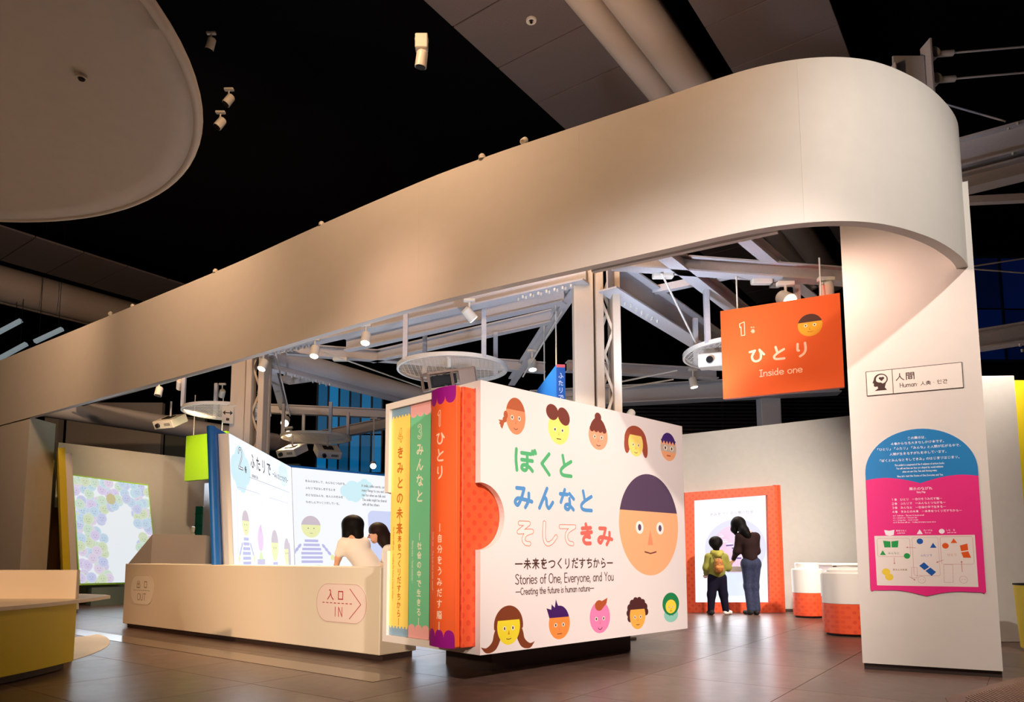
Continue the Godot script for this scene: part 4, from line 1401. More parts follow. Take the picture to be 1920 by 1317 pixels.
	for i in 9:
		var a := PI * (i - 1) / 7.0 + 0.0
		cv.ell(x - cos(a) * 0.14 * k, y - 0.03 * k - sin(a) * 0.115 * k, 0.042 * k, 0.036 * k, dk)
	face(cv, x, y, 0.13 * k, 0.13 * k, rgb(246, 176, 78), ink, rgb(220, 150, 80), 0.2)
	cv.cap(x, y - 0.02 * k, 0.135 * k, 0.135 * k, y - 0.06 * k, dk)
	x = X.call(2.674)
	y = Y.call(0.23)
	cv.ell(x, y + 0.07 * k, 0.13 * k, 0.075 * k, rgb(140, 206, 190))
	cv.ell(x, y - 0.04 * k, 0.155 * k, 0.115 * k, rgb(26, 130, 76))
	face(cv, x, y - 0.015 * k, 0.10 * k, 0.07 * k, rgb(246, 214, 72), ink, rgb(226, 130, 40), 0.0)
	cv.poly(PackedVector2Array([Vector2(x, y + 0.055 * k), Vector2(x + 0.05 * k, y + 0.085 * k), Vector2(x, y + 0.07 * k), Vector2(x - 0.05 * k, y + 0.085 * k)]), rgb(26, 130, 76))
	return cv.im

# ------------------------------------------------------------------ cream counter with the IN and OUT marks
func counter() -> void:
	var w1 := Vector3(-5.23, 0, -10.297)
	var L := 5.322
	var t := thing("low_counter", "long low cream counter wall marked IN and OUT beside the slip case", "counter", w1, -0.6755)
	part(t, "body", m_box(Vector3(L, 0.835, 0.5), 0.006), M.cream, Vector3(L * 0.5, 0.4725, -0.25))
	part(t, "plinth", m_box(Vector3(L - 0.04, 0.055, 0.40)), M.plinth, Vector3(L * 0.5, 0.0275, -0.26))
	# IN
	var cv := Canvas.new(1024, 512, rgb(232, 212, 202))
	var red := rgb(176, 46, 70)
	var o := rrect(6, 6, 1012, 500, 235, 12)
	o.append(o[0])
	cv.stroke(o, 5, rgb(170, 120, 110))
	cv.kana("入口", 400, 150, 140, 15, red, 1.5)
	cv.dashed(Vector2(120, 258), Vector2(760, 258), 8, 11, red)
	cv.stroke(PackedVector2Array([Vector2(400, 310), Vector2(400, 430)]), 12, red)
	cv.stroke(PackedVector2Array([Vector2(470, 430), Vector2(470, 310), Vector2(540, 430), Vector2(540, 310)]), 12, red)
	cv.stroke(PackedVector2Array([Vector2(690, 64), Vector2(910, 258), Vector2(690, 452)]), 11, red)
	var q := MB.new()
	q.extrude(rrect(4.746 - 0.39, 0.525 - 0.195, 0.78, 0.39, 0.18, 12), 0.003, Rect2(4.746 - 0.39, 0.525 - 0.195, 0.78, 0.39), 0.004)
	var a := part(t, "in_mark", q.done(), tex_mat(cv.im, 0.5))
	a.set_meta("label", "rounded IN mark with red lettering and arrow")
	# OUT
	var c2 := Canvas.new(860, 512, rgb(238, 230, 216))
	var gy := rgb(150, 128, 108)
	var o2 := rrect(6, 6, 848, 500, 225, 12)
	o2.append(o2[0])
	c2.stroke(o2, 5, rgb(176, 156, 134))
	c2.kana("出口", 430, 160, 140, 15, gy, 1.9)
	c2.dashed(Vector2(120, 268), Vector2(740, 268), 9, 11, gy)
	c2.latin("OUT", 430, 320, 120, 13, gy, 330.0, true)
	var q2 := MB.new()
	q2.extrude(rrect(0.53 - 0.33, 0.537 - 0.2, 0.66, 0.4, 0.18, 12), 0.003, Rect2(0.53 - 0.33, 0.537 - 0.2, 0.66, 0.4), 0.004)
	var b := part(t, "out_mark", q2.done(), tex_mat(c2.im, 0.5))
	b.set_meta("label", "rounded OUT mark with faint grey lettering")

# ------------------------------------------------------------------ open giant book used as a projection screen
func cloud(cv: Canvas, x: float, y: float, r: float, c: Color) -> void:
	for e in [Vector3(0, 0, 1.0), Vector3(-0.9, 0.3, 0.7), Vector3(0.9, 0.25, 0.75), Vector3(0.2, 0.7, 0.8), Vector3(-0.4, 0.8, 0.6)]:
		cv.ell(x + e.x * r, y + e.y * r, r * e.z, r * e.z, c)

func striped_figure(cv: Canvas, x: float, y: float, s: float) -> void:
	# head with cap of hair, striped jumper, pale trousers; y is the head centre, s the head radius
	var hair := rgb(206, 190, 200)
	var skin := rgb(236, 238, 176)
	var st := rgb(190, 190, 232)
	cv.ell(x, y, s, s * 1.1, skin)
	cv.cap(x, y, s * 1.02, s * 1.12, y - s * 0.2, hair)
	for e in [-1.0, 1.0]:
		cv.ell(x + e * s * 0.3, y + s * 0.15, s * 0.06, s * 0.07, rgb(150, 150, 130))
	cv.stroke(PackedVector2Array([Vector2(x - s * 0.15, y + s * 0.65), Vector2(x + s * 0.15, y + s * 0.65)]), s * 0.05, rgb(180, 160, 130))
	for i in 6:
		var yy := y + s * 1.3 + i * s * 0.42
		var ww := s * (0.7 + 0.14 * i if i < 3 else 1.1)
		cv.rect(x - ww, yy, ww * 2.0, s * 0.26, st)
	for e in [-1.0, 1.0]:
		for i in 3:
			var c: Vector2 = Vector2(x + e * s * (1.25 + i * 0.28), y + s * (1.95 + i * 0.35))
			cv.ell(c.x, c.y, s * 0.26, s * 0.14, st, e * 0.9)
		cv.ell(x + e * s * 2.15, y + s * 3.1, s * 0.22, s * 0.3, skin)
	cv.rect(x - s * 0.95, y + s * 3.85, s * 0.8, s * 2.5, rgb(216, 236, 224))
	cv.rect(x + s * 0.15, y + s * 3.85, s * 0.8, s * 2.5, rgb(216, 236, 224))

func page_left() -> Image:
	var cv := Canvas.new(1400, 1000, rgb(246, 249, 255))
	cloud(cv, 170, 150, 110, rgb(204, 236, 246))
	cloud(cv, 1150, 60, 80, rgb(222, 242, 248))
	var ink := rgb(46, 46, 56)
	cv.glyph("2", 120, 50, 105, 130, 17, ink)
	cv.glyph("2", 120, 50, 105, 130, 8, rgb(246, 249, 255))
	cv.kana("巻", 262, 168, 40, 5, ink)
	cv.kana("ふたりで", 410, 98, 88, 11, ink, 1.35, false)
	cv.kana("ーみんなとつながるー", 880, 120, 40, 5, rgb(100, 100, 112), 1.08, false)
	cv.latin("Between two", 380, 172, 26, 3, rgb(120, 120, 130))
	cv.stroke(PackedVector2Array([Vector2(330, 205), Vector2(1300, 205)]), 4, rgb(180, 186, 198))
	for e in [[75, 288, 490, 620], [736, 291, 560, 620]]:
		var r := rrect(e[0], e[1], e[2], e[3], 40)
		r.append(r[0])
		cv.stroke(r, 4, rgb(206, 208, 222))
	striped_figure(cv, 222, 488, 66)
	cv.ell(508, 575, 58, 78, rgb(236, 206, 236))
	cv.ell(520, 508, 20, 26, rgb(228, 196, 226))
	cv.poly(PackedVector2Array([Vector2(508, 640), Vector2(440, 720), Vector2(580, 720)]), rgb(222, 238, 180))
	cv.rect(425, 700, 170, 200, rgb(206, 200, 226))
	cv.ell(848, 610, 90, 104, rgb(236, 238, 176))
	cv.cap(848, 610, 92, 106, 590, rgb(206, 190, 200))
	cv.ell(1180, 650, 80, 95, rgb(236, 238, 176))
	cv.cap(1180, 650, 84, 98, 630, rgb(206, 190, 200))
	cv.ell(1255, 690, 34, 110, rgb(206, 190, 200))
	for x in [820, 876, 1150, 1205]:
		cv.ell(x, 625 if x < 1000 else 660, 6, 7, rgb(150, 150, 130))
	cv.rect(790, 720, 120, 180, rgb(190, 190, 232))
	cv.rect(1120, 750, 120, 150, rgb(222, 238, 180))
	return cv.im

func page_right() -> Image:
	var cv := Canvas.new(1400, 1000, rgb(247, 250, 255))
	cloud(cv, 495, 135, 70, rgb(208, 240, 248))
	cloud(cv, 600, 80, 40, rgb(208, 240, 248))
	var ink := rgb(150, 150, 150)
	var jl := ["きみとはなして、みんなとつながる。", "ふたりではなしをするとき", "おとなはみんな、ほんとのきみを", "たのしんでつくりだしている。"]
	for i in 4:
		cv.kana(jl[i], 108, 97 + i * 55, 19, 3, ink, 1.08, false)
	var el := ["A smile, unlike words, can say", "many things to you and to", "me too when we talk and", "The smile might be shared", "with all the others"]
	for i in 5:
		cv.latin(el[i], 572, 86 + i * 39, 22, 3, ink)
	striped_figure(cv, 132, 455, 76)
	cv.poly(rrect(614, 303, 560, 520, 50), rgb(206, 214, 246))
	striped_figure(cv, 960, 520, 60)
	return cv.im

func open_book() -> void:
	var t := thing("open_book_screen", "giant open blue-covered book whose white pages carry projected drawings", "screen")
	var e := 1.0
	var a0 := Vector3(-3.248, 0.25, -9.2)
	var a1 := Vector3(-3.428, 2.585, -9.2)
	var g0 := Vector3(-3.43, 0.25, -12.63)
	var g1 := Vector3(-3.624, 2.585, -12.8)
	var b0 := Vector3(-0.87, 0.25, -15.07)
	var b1 := Vector3(-1.02, 2.575, -15.25)
	# page blocks with screens, then covers behind
	part(t, "page_block", m_slab(a0, g0, g1, a1, 0.13), M.white_plain)
	part(t, "page_block", m_slab(g0, b0, b1, g1, 0.13), M.white_plain)
	var n1 := (g0 - a0).cross(a1 - a0).normalized()
	var n2 := (b0 - g0).cross(g1 - g0).normalized()
	var o1 := n1 * 0.012
	var o2 := n2 * 0.012
	var pl := part(t, "left_screen_page", m_slab(a0.lerp(g0, 0.005) + o1, g0 + o1 - (g0 - a0).normalized() * 0.02, g1 + o1 - (g1 - a1).normalized() * 0.02, a1.lerp(g1, 0.005) + o1, 0.008), tex_mat(page_left(), 0.6, e))
	pl.set_meta("label", "left page with projected title and small figures")
	var pr := part(t, "right_screen_page", m_slab(g0 + o2 + (b0 - g0).normalized() * 0.02, b0 + o2, b1 + o2, g1 + o2 + (b1 - g1).normalized() * 0.02, 0.008), tex_mat(page_right(), 0.6, e))
	pr.set_meta("label", "right page with projected text and striped boy")
	var up := Vector3(-0.006, 0.075, 0)
	var d1 := (g0 - a0).normalized() * 0.16
	part(t, "cover", m_slab(a0 - n1 * 0.135 - d1, g0 - n1 * 0.135, g1 - n1 * 0.135 + up, a1 - n1 * 0.135 - d1 + up, 0.05), M.blue)
	part(t, "cover", m_slab(g0 - n2 * 0.135, b0 - n2 * 0.135, b1 - n2 * 0.135 + up, g1 - n2 * 0.135 + up, 0.05), M.blue)
	part(t, "cover_edge", m_tube(a0 - n1 * 0.165 - d1, a1 - n1 * 0.165 - d1 + up, 0.052, -1.0, 14), M.blue)
	screen_light(t, (a0 + g0 + g1 + a1) * 0.25 + n1 * 0.06, n1, Vector2(3.3, 2.2), 4.0, Color(0.86, 0.93, 1.0))
	screen_light(t, (g0 + b0 + b1 + g1) * 0.25 + n2 * 0.06, n2, Vector2(3.3, 2.2), 4.0, Color(0.86, 0.93, 1.0))

# ------------------------------------------------------------------ far left exhibits
func rear_left() -> void:
	struct("wall_partition_left", m_slab(Vector3(-9.2, 0, -15.05), Vector3(-4.8, 0, -21.3), Vector3(-4.8, 3.4, -21.3), Vector3(-9.2, 3.4, -15.05), 0.15), M.grey_wall)
	# ball screen
	var cv := Canvas.new(700, 1000, rgb(244, 250, 255))
	var rng := RandomNumberGenerator.new()
	rng.seed = 11
	var pal := [rgb(196, 206, 240), rgb(190, 236, 240), rgb(226, 206, 240), rgb(206, 240, 190), rgb(240, 216, 234), rgb(190, 226, 240), rgb(214, 236, 160)]
	for i in 260:
		var x := rng.randf() * 700.0
		var y := rng.randf() * 1000.0
		var inside := pow((x - 400.0) / 165.0, 2) + pow((y - 650.0) / 400.0, 2)
		if inside < 1.0 and y > 260.0:
			continue
		var c: Color = pal[rng.randi() % pal.size()].lerp(rgb(214, 218, 246), 0.4)
		cv.ell(x, y, 46, 50, c.lightened(0.3))
		cv.ell(x, y, 40, 44, c)
		for s in [-1.0, 1.0]:
			cv.ell(x + s * 12, y - 4, 3.5, 4, c.darkened(0.3))
		cv.stroke(PackedVector2Array([Vector2(x - 10, y + 18), Vector2(x + 10, y + 18)]), 3, c.darkened(0.25))
	cv.ell(330, 180, 44, 52, rgb(206, 196, 150))
	var t := thing("ball_screen", "tilted screen glowing with pastel ball faces in a green frame", "screen")
	var bl := Vector3(-8.25, 0.45, -14.5)
	var br := Vector3(-7.22, 0.45, -15.6)
	var tr := Vector3(-7.56, 2.53, -15.65)
	var tl := Vector3(-8.56, 2.63, -14.55)
	var n := (br - bl).cross(tl - bl).normalized()
	var c := (bl + br + tr + tl) * 0.25
	part(t, "frame", m_slab(c + (bl - c) * 1.03, c + (br - c) * 1.03, c + (tr - c) * 1.03, c + (tl - c) * 1.03, 0.1), M.green_frame)
	part(t, "screen_face", m_slab(bl + n * 0.012, br + n * 0.012, tr + n * 0.012, tl + n * 0.012, 0.01), tex_mat(cv.im, 0.6, 0.85))
	part(t, "base", m_box(Vector3(1.3, 0.36, 0.3)), mat(rgb(96, 110, 104), 0.7), Vector3(-7.75, 0.18, -15.2), Vector3(0, 0.82, 0))
	screen_light(t, c + n * 0.06, n, Vector2(1.4, 2.0), 1.2, Color(0.9, 0.96, 1.0))
	# yellow book board seen on edge
	var y := thing("yellow_book_board", "upright yellow book cover board with cream edge, seen edge-on beside the ball screen", "board")
	part(y, "cover", m_slab(Vector3(-7.52, 0.05, -13.0), Vector3(-8.40, 0.05, -14.4), Vector3(-8.72, 2.97, -14.4), Vector3(-7.822, 2.97, -13.0), 0.11), M.yellow)
	part(y, "page_block", m_slab(Vector3(-7.41, 0.05, -13.03), Vector3(-8.30, 0.05, -14.4), Vector3(-8.61, 2.87, -14.4), Vector3(-7.71, 2.87, -13.03), 0.105), M.white_plain)
	# yellow and brown boards in the dark behind the leg
	var yb := thing("yellow_cover_panel", "dim leaning yellow panel in the dark behind the ribbon's far leg", "panel")
	part(yb, "board", m_slab(Vector3(-9.75, 0.0, -14.75), Vector3(-9.24, 0.0, -14.8), Vector3(-9.14, 2.99, -14.8), Vector3(-9.65, 3.03, -14.75), 0.05), M.yellow)
	solo("brown_panel", m_box(Vector3(0.22, 2.0, 0.05), 0.004), mat(rgb(96, 60, 24), 0.6), "narrow dark brown panel between yellow boards", "panel", Vector3(-8.98, 1.0, -14.8))
	# wedge cabinet, white panel, emerald block
	var w := thing("wedge_cabinet", "low white wedge-ended cabinet behind the counter's OUT end", "cabinet", Vector3(-5.43, 0, -11.5), 0.25)
	part(w, "body", m_ext(PackedVector2Array([Vector2(-0.02, 0.0), Vector2(0.8, 0.0), Vector2(0.8, 1.335), Vector2(0.0, 1.35)]), 0.7), M.white_plain)
	part(w, "sloped_end", m_slab(Vector3(-0.40, 0.0, -0.3), Vector3(-0.025, 0, 0.0), Vector3(-0.005, 1.345, 0.0), Vector3(-0.40, 0.88, -0.3), 0.03), M.white_plain)
	solo("white_upright_board", m_box(Vector3(0.55, 2.34, 0.1), 0.005), M.white_plain, "plain white upright panel behind the blue book cover", "panel", Vector3(-5.03, 1.17, -13.2))
	var em := thing("emerald_block", "small emerald green patterned column beside the white panel", "column", Vector3(-5.52, 0, -13.55))
	part(em, "shaft", m_box(Vector3(0.14, 1.93, 0.14), 0.006), M.emerald, Vector3(0, 0.965, 0))
	for k in 8:
		part(em, "groove_band", m_box(Vector3(0.15, 0.012, 0.15)), mat(rgb(4, 96, 72), 0.5), Vector3(0, 0.25 + 0.22 * k, 0))
	# far walls beyond
	struct("wall_far_panel", m_box(Vector3(3.1, 6.0, 0.2)), M.grey_wall, Vector3(-12.35, 3.0, -23.2))
	struct("wall_far_recess", m_box(Vector3(1.3, 5.6, 0.2)), mat(rgb(110, 120, 116), 0.8), Vector3(-10.2, 2.8, -23.6))
	struct("trim_1", m_box(Vector3(0.45, 6.4, 0.3)), M.grey_wall, Vector3(-14.3, 3.2, -23.1))
	struct("wall_far_teal", m_box(Vector3(2.6, 3.9, 0.2)), mat(rgb(90, 112, 110), 0.8), Vector3(-7.4, 1.95, -22.6))

# ------------------------------------------------------------------ steel
func lattice_column(at: Vector3, turn: float, label: String) -> Node3D:
	var t := thing("lattice_column", label, "column", at, turn)
	var h := 5.6
	# left chord is a wide channel, right chord a narrow one
	part(t, "chord", m_box(Vector3(0.25, h, 0.22), 0.006), M.column_paint, Vector3(-0.165, h * 0.5, 0))
	part(t, "flange", m_box(Vector3(0.10, h, 0.26), 0.006), M.column_paint, Vector3(0.035, h * 0.5, 0.03))
	part(t, "chord", m_box(Vector3(0.10, h, 0.26), 0.006), M.column_paint, Vector3(0.25, h * 0.5, 0.03))
	part(t, "flange", m_box(Vector3(0.09, h, 0.10), 0.004), M.column_paint, Vector3(0.25, h * 0.5, -0.24))
	for k in 13:
		var ya := 0.2 + k * 0.41
		var sx := 1.0 if k % 2 == 0 else -1.0
		part(t, "lacing_bar", m_bar(Vector3(0.142 - sx * 0.07, ya, 0.06), Vector3(0.142 + sx * 0.07, ya + 0.4, 0.06), 0.012, 0.035), M.column_paint)
		part(t, "lacing_bar", m_bar(Vector3(0.142 + sx * 0.07, ya, -0.22), Vector3(0.142 - sx * 0.07, ya + 0.4, -0.22), 0.012, 0.035), M.column_paint)
	part(t, "base_plate", m_box(Vector3(0.7, 0.03, 0.7), 0.004), M.column_paint, Vector3(0.04, 0.015, -0.05))
	return t

func beam(t: Node3D, called: String, a: Vector3, b: Vector3, w: float, h: float, solid := false) -> void:
	part(t, called, m_bar(a, b, w, h) if solid else m_ibeam(a, b, w, h, 0.022), M.steel_paint)

func bolts(t: Node3D, a: Vector3, b: Vector3, n: int, rows: int, gap: Vector3) -> void:
	var q := MB.new()
	for r in rows:
		for i in n:
			var p := a.lerp(b, float(i) / (n - 1)) + gap * r
			q.tube(p, p - Vector3(0, 0.04, 0), 0.018, 0.016, 6)
	var o := part(t, "bolt_rows", q.done(), M.white_metal)
	o.set_meta("kind", "stuff")

func columns_and_truss() -> void:
	lattice_column(Vector3(1.34, 0, -9.05), 0.0, "cream steel lattice column rising behind the slip case")
	lattice_column(Vector3(-4.26, 0, -12.35), 0.0, "cream steel lattice column rising behind the open blue book")
	var t := thing("roof_truss", "grey-white painted steel roof beams meeting at the lattice columns", "steel truss")
	var Y := 4.6
	var v := func(x: float, z: float, y: float) -> Vector3: return Vector3(x, y, z)
	beam(t, "chord_beam", v.call(-9.6, -16.4, Y), v.call(-4.25, -12.35, Y), 0.2, 0.24)
	beam(t, "chord_beam", v.call(-4.25, -12.35, Y), v.call(1.2, -8.85, Y), 0.2, 0.24)
	beam(t, "cross_beam", v.call(-2.5, -12.0, Y), v.call(1.0, -9.65, Y), 0.14, 0.22)
	beam(t, "cross_beam", v.call(-2.2, -12.75, Y), v.call(0.95, -10.48, Y), 0.12, 0.2)
	beam(t, "diagonal_beam", v.call(1.14, -9.0, Y), v.call(0.40, -14.6, Y), 0.13, 0.16)
	beam(t, "flange_beam", v.call(-4.2, -12.95, 4.5), v.call(-1.0, -17.4, 4.5), 0.18, 0.1, true)
	beam(t, "tie_beam", v.call(-3.6, -12.25, Y), v.call(1.0, -13.5, Y), 0.16, 0.2)
	beam(t, "diagonal_beam", v.call(-3.78, -11.6, Y), v.call(-5.1, -17.2, Y), 0.16, 0.14)
	beam(t, "tie_beam", v.call(-6.6, -17.1, Y), v.call(0.0, -18.6, Y), 0.2, 0.22)
	beam(t, "tie_beam", v.call(-7.5, -23.5, Y), v.call(-1.0, -17.6, Y), 0.2, 0.3)
	beam(t, "main_beam", v.call(1.45, -8.75, 4.55), v.call(4.9, -13.3, 4.55), 0.26, 0.42)
	beam(t, "tie_beam", v.call(1.5, -8.5, 4.62), v.call(5.4, -9.15, 4.62), 0.18, 0.2)
	beam(t, "diagonal_beam", v.call(1.7, -7.75, 4.62), v.call(4.2, -11.0, 4.62), 0.17, 0.2)
	beam(t, "diagonal_beam", v.call(2.77, -7.9, 4.78), v.call(4.6, -10.0, 4.78), 0.15, 0.16)
	beam(t, "tie_beam", v.call(1.4, -13.2, 4.55), v.call(4.4, -13.8, 4.55), 0.2, 0.2)
	beam(t, "main_beam", v.call(0.9, -16.2, 4.55), v.call(7.2, -14.6, 4.55), 0.4, 0.4)
	beam(t, "strut", v.call(2.2, -9.9, 4.75), v.call(3.6, -9.0, 4.75), 0.1, 0.1, true)
	beam(t, "strut", v.call(3.7, -9.05, 4.5), v.call(3.7, -9.05, 4.85), 0.12, 0.12, true)
	beam(t, "strut", v.call(-4.4, -14.9, 4.7), v.call(-3.8, -14.6, 4.7), 0.3, 0.12, true)
	# tie rods
	for e in [[v.call(2.1, -8.6, 4.5), v.call(2.8, -9.6, 3.9)], [v.call(-2.9, -12.1, 4.5), v.call(-1.4, -13.8, 4.3)], [v.call(1.3, -13.0, 3.9), v.call(3.3, -12.8, 4.2)], [v.call(1.35, -11.6, 3.7), v.call(3.0, -11.4, 4.0)], [v.call(1.0, -10.0, 4.5), v.call(0.55, -12.6, 4.2)], [v.call(-3.7, -11.9, 4.5), v.call(-4.35, -15.2, 4.0)]]:
		part(t, "tie_rod", m_tube(e[0], e[1], 0.014, -1.0, 8), M.white_metal)
	for e in [[v.call(2.14, -8.68, 4.5)], [v.call(3.45, -8.88, 4.5)], [v.call(-2.7, -12.45, 4.48)]]:
		part(t, "rod_clamp", m_box(Vector3(0.26, 0.07, 0.1), 0.012), M.white_metal, e[0])
	bolts(t, v.call(0.35, -9.38, 4.47), v.call(0.95, -8.99, 4.47), 7, 2, Vector3(0.06, 0, 0.09))
	bolts(t, v.call(-3.75, -12.05, 4.47), v.call(-3.0, -11.57, 4.47), 7, 2, Vector3(0.06, 0, 0.09))
	bolts(t, v.call(-3.95, -13.35, 4.45), v.call(-3.35, -14.2, 4.45), 7, 2, Vector3(0.08, 0, 0.05))
	bolts(t, v.call(1.75, -9.2, 4.34), v.call(2.25, -9.85, 4.34), 6, 2, Vector3(0.1, 0, -0.07))
	# round ducts
	solo("air_duct", m_tube(Vector3(-4.1, 4.72, -12.9), Vector3(-1.0, 4.62, -16.9), 0.17, -1.0, 24), M.steel_paint, "round grey duct slanting away between the lattice column and the yellow book", "duct")
	solo("air_duct", m_tube(Vector3(-11.5, 4.55, -15.6), Vector3(-6.6, 4.45, -21.6), 0.26, -1.0, 24), M.steel_paint, "round grey duct above the partition wall behind the ball screen", "duct")
	# lit spotlights along the chord
	var wm := Color(1.0, 0.86, 0.68)
	var g := "lit spotlights on the steel chord"
	var names := ["glaring lit spotlight above the slip case top corner", "lit spotlight on the steel chord above the projector ring over the books", "lit spotlight on the chord above the duct end", "glaring lit spotlight at the head of the lattice column behind the open book"]
	var sp := [[-0.31, -9.42, 2.0], [-1.90, -10.49, 5.0], [-2.84, -11.2, 5.0], [-3.92, -12.0, 4.0]]
	for i in 4:
		spotlight("track_spotlight", Vector3(sp[i][0], 4.25, sp[i][1]), Vector3(sp[i][0] + [1.3, -0.1, -0.1, -0.9][i], [2.9, 0.0, 0.0, 0.0][i], sp[i][1] + [-0.6, 1.6, 1.6, 2.0][i]), sp[i][2] * 3.0, 34.0, wm, names[i], g, 9.0, 0.2, 1.15)
	spotlight("track_spotlight", Vector3(-5.955, 4.25, -13.43), Vector3(-7.2, 1.2, -16.2), 11.0, 50.0, wm, "lit spotlight on the far part of the steel chord near the column's ring", g, 8.0, 0.2, 1.15)
	spotlight("track_spotlight", Vector3(-6.63, 4.25, -14.0), Vector3(-6.9, 0.0, -12.9), 0.0, 30.0, wm, "unlit spotlight on the far part of the steel chord", g, 0.0, 0.2, 1.15)
	spotlight("track_spotlight", Vector3(0.685, 4.25, -12.0), Vector3(0.9, 0.0, -11.0), 6.0, 34.0, wm, "lit spotlight on the diagonal beam beside the blue hanging sign", g, 8.0, 0.25, 1.2)
	spotlight("track_spotlight", Vector3(3.79, 4.25, -13.26), Vector3(4.3, 1.0, -13.0), 14.0, 60.0, Color(1.0, 0.93, 0.86), "lit spotlight hanging below the ring behind the orange hanging sign", g, 10.0, 0.25, 1.2)
	spotlight("track_spotlight", Vector3(-5.01, 4.25, -17.13), Vector3(-4.6, 2.0, -14.0), 6.0, 30.0, wm, "upper of two glaring spotlights by the far ring", g, 14.0, 0.2, 1.6)
	spotlight("track_spotlight", Vector3(-5.0, 4.02, -17.4), Vector3(-4.2, 2.0, -14.0), 6.0, 30.0, wm, "lower of two glaring spotlights by the far ring", g, 10.0, 0.12, 1.4)
	spotlight("track_spotlight", Vector3(-3.0, 3.28, -17.92), Vector3(-2.0, 1.0, -13.0), 4.0, 30.0, Color(0.95, 0.97, 1.0), "small white spotlight glaring above the blue book's far page", g, 10.0, 1.2, 1.3)

# ------------------------------------------------------------------ mesh rings with projectors
func ring(at: Vector3, label: String) -> Node3D:
	var t := thing("cable_ring", label, "ceiling ring", at, 0.0)
	var r := 0.83
	part(t, "rim", m_lathe([Vector2(r - 0.03, -0.03), Vector2(r, -0.03), Vector2(r, 0.03), Vector2(r - 0.03, 0.03)], 56, true), M.white_metal)
	var q := MB.new()
	for k in range(-13, 14):
		var o := k * 0.06
		var half := sqrt(maxf((r - 0.03) * (r - 0.03) - o * o, 0.0))
		if half < 0.05:
			continue
		q.bar(Vector3(o, 0, -half), Vector3(o, 0, half), 0.0045, 0.006)
		q.bar(Vector3(-half, 0, o), Vector3(half, 0, o), 0.0045, 0.006)
	var g := part(t, "mesh_grille", q.done(), M.white_metal)
	g.set_meta("kind", "stuff")
	for k in 4:
		var a := PI / 4 + PI / 2 * k + 0.15
		part(t, "post", m_box(Vector3(0.07, 0.72, 0.07), 0.004), M.steel_paint, Vector3(cos(a) * (r - 0.02), 0.36, sin(a) * (r - 0.02)))
	return t

func projector(at: Vector3, turn: float, pitch: float, label: String, drop: float) -> void:
	var t := thing("projector", label, "projector", at, turn, "ceiling projectors")
	var p := Vector3(pitch, 0, 0)
	var bd := part(t, "body", m_box(Vector3(0.56, 0.18, 0.46), 0.012), M.white_metal, Vector3.ZERO, p)
	part(bd, "lens_barrel", m_tube(Vector3.ZERO, Vector3(0, 0, 0.06), 0.05, 0.045, 20), M.dark_lens, Vector3(-0.13, 0.0, 0.225))
	part(bd, "vent", m_box(Vector3(0.16, 0.06, 0.006)), M.black, Vector3(0.12, 0.0, 0.231))
	for k in 5:
		part(bd, "vent_slat", m_box(Vector3(0.008, 0.06, 0.008)), M.white_metal, Vector3(0.06 + 0.03 * k, 0.0, 0.233))
	part(bd, "bracket_plate", m_box(Vector3(0.24, 0.015, 0.2), 0.003), M.black, Vector3(0, 0.098, 0))
	part(t, "drop_pole", m_tube(Vector3(0, 0.08, 0), Vector3(0, drop, 0), 0.02, -1.0, 10), M.steel_paint)

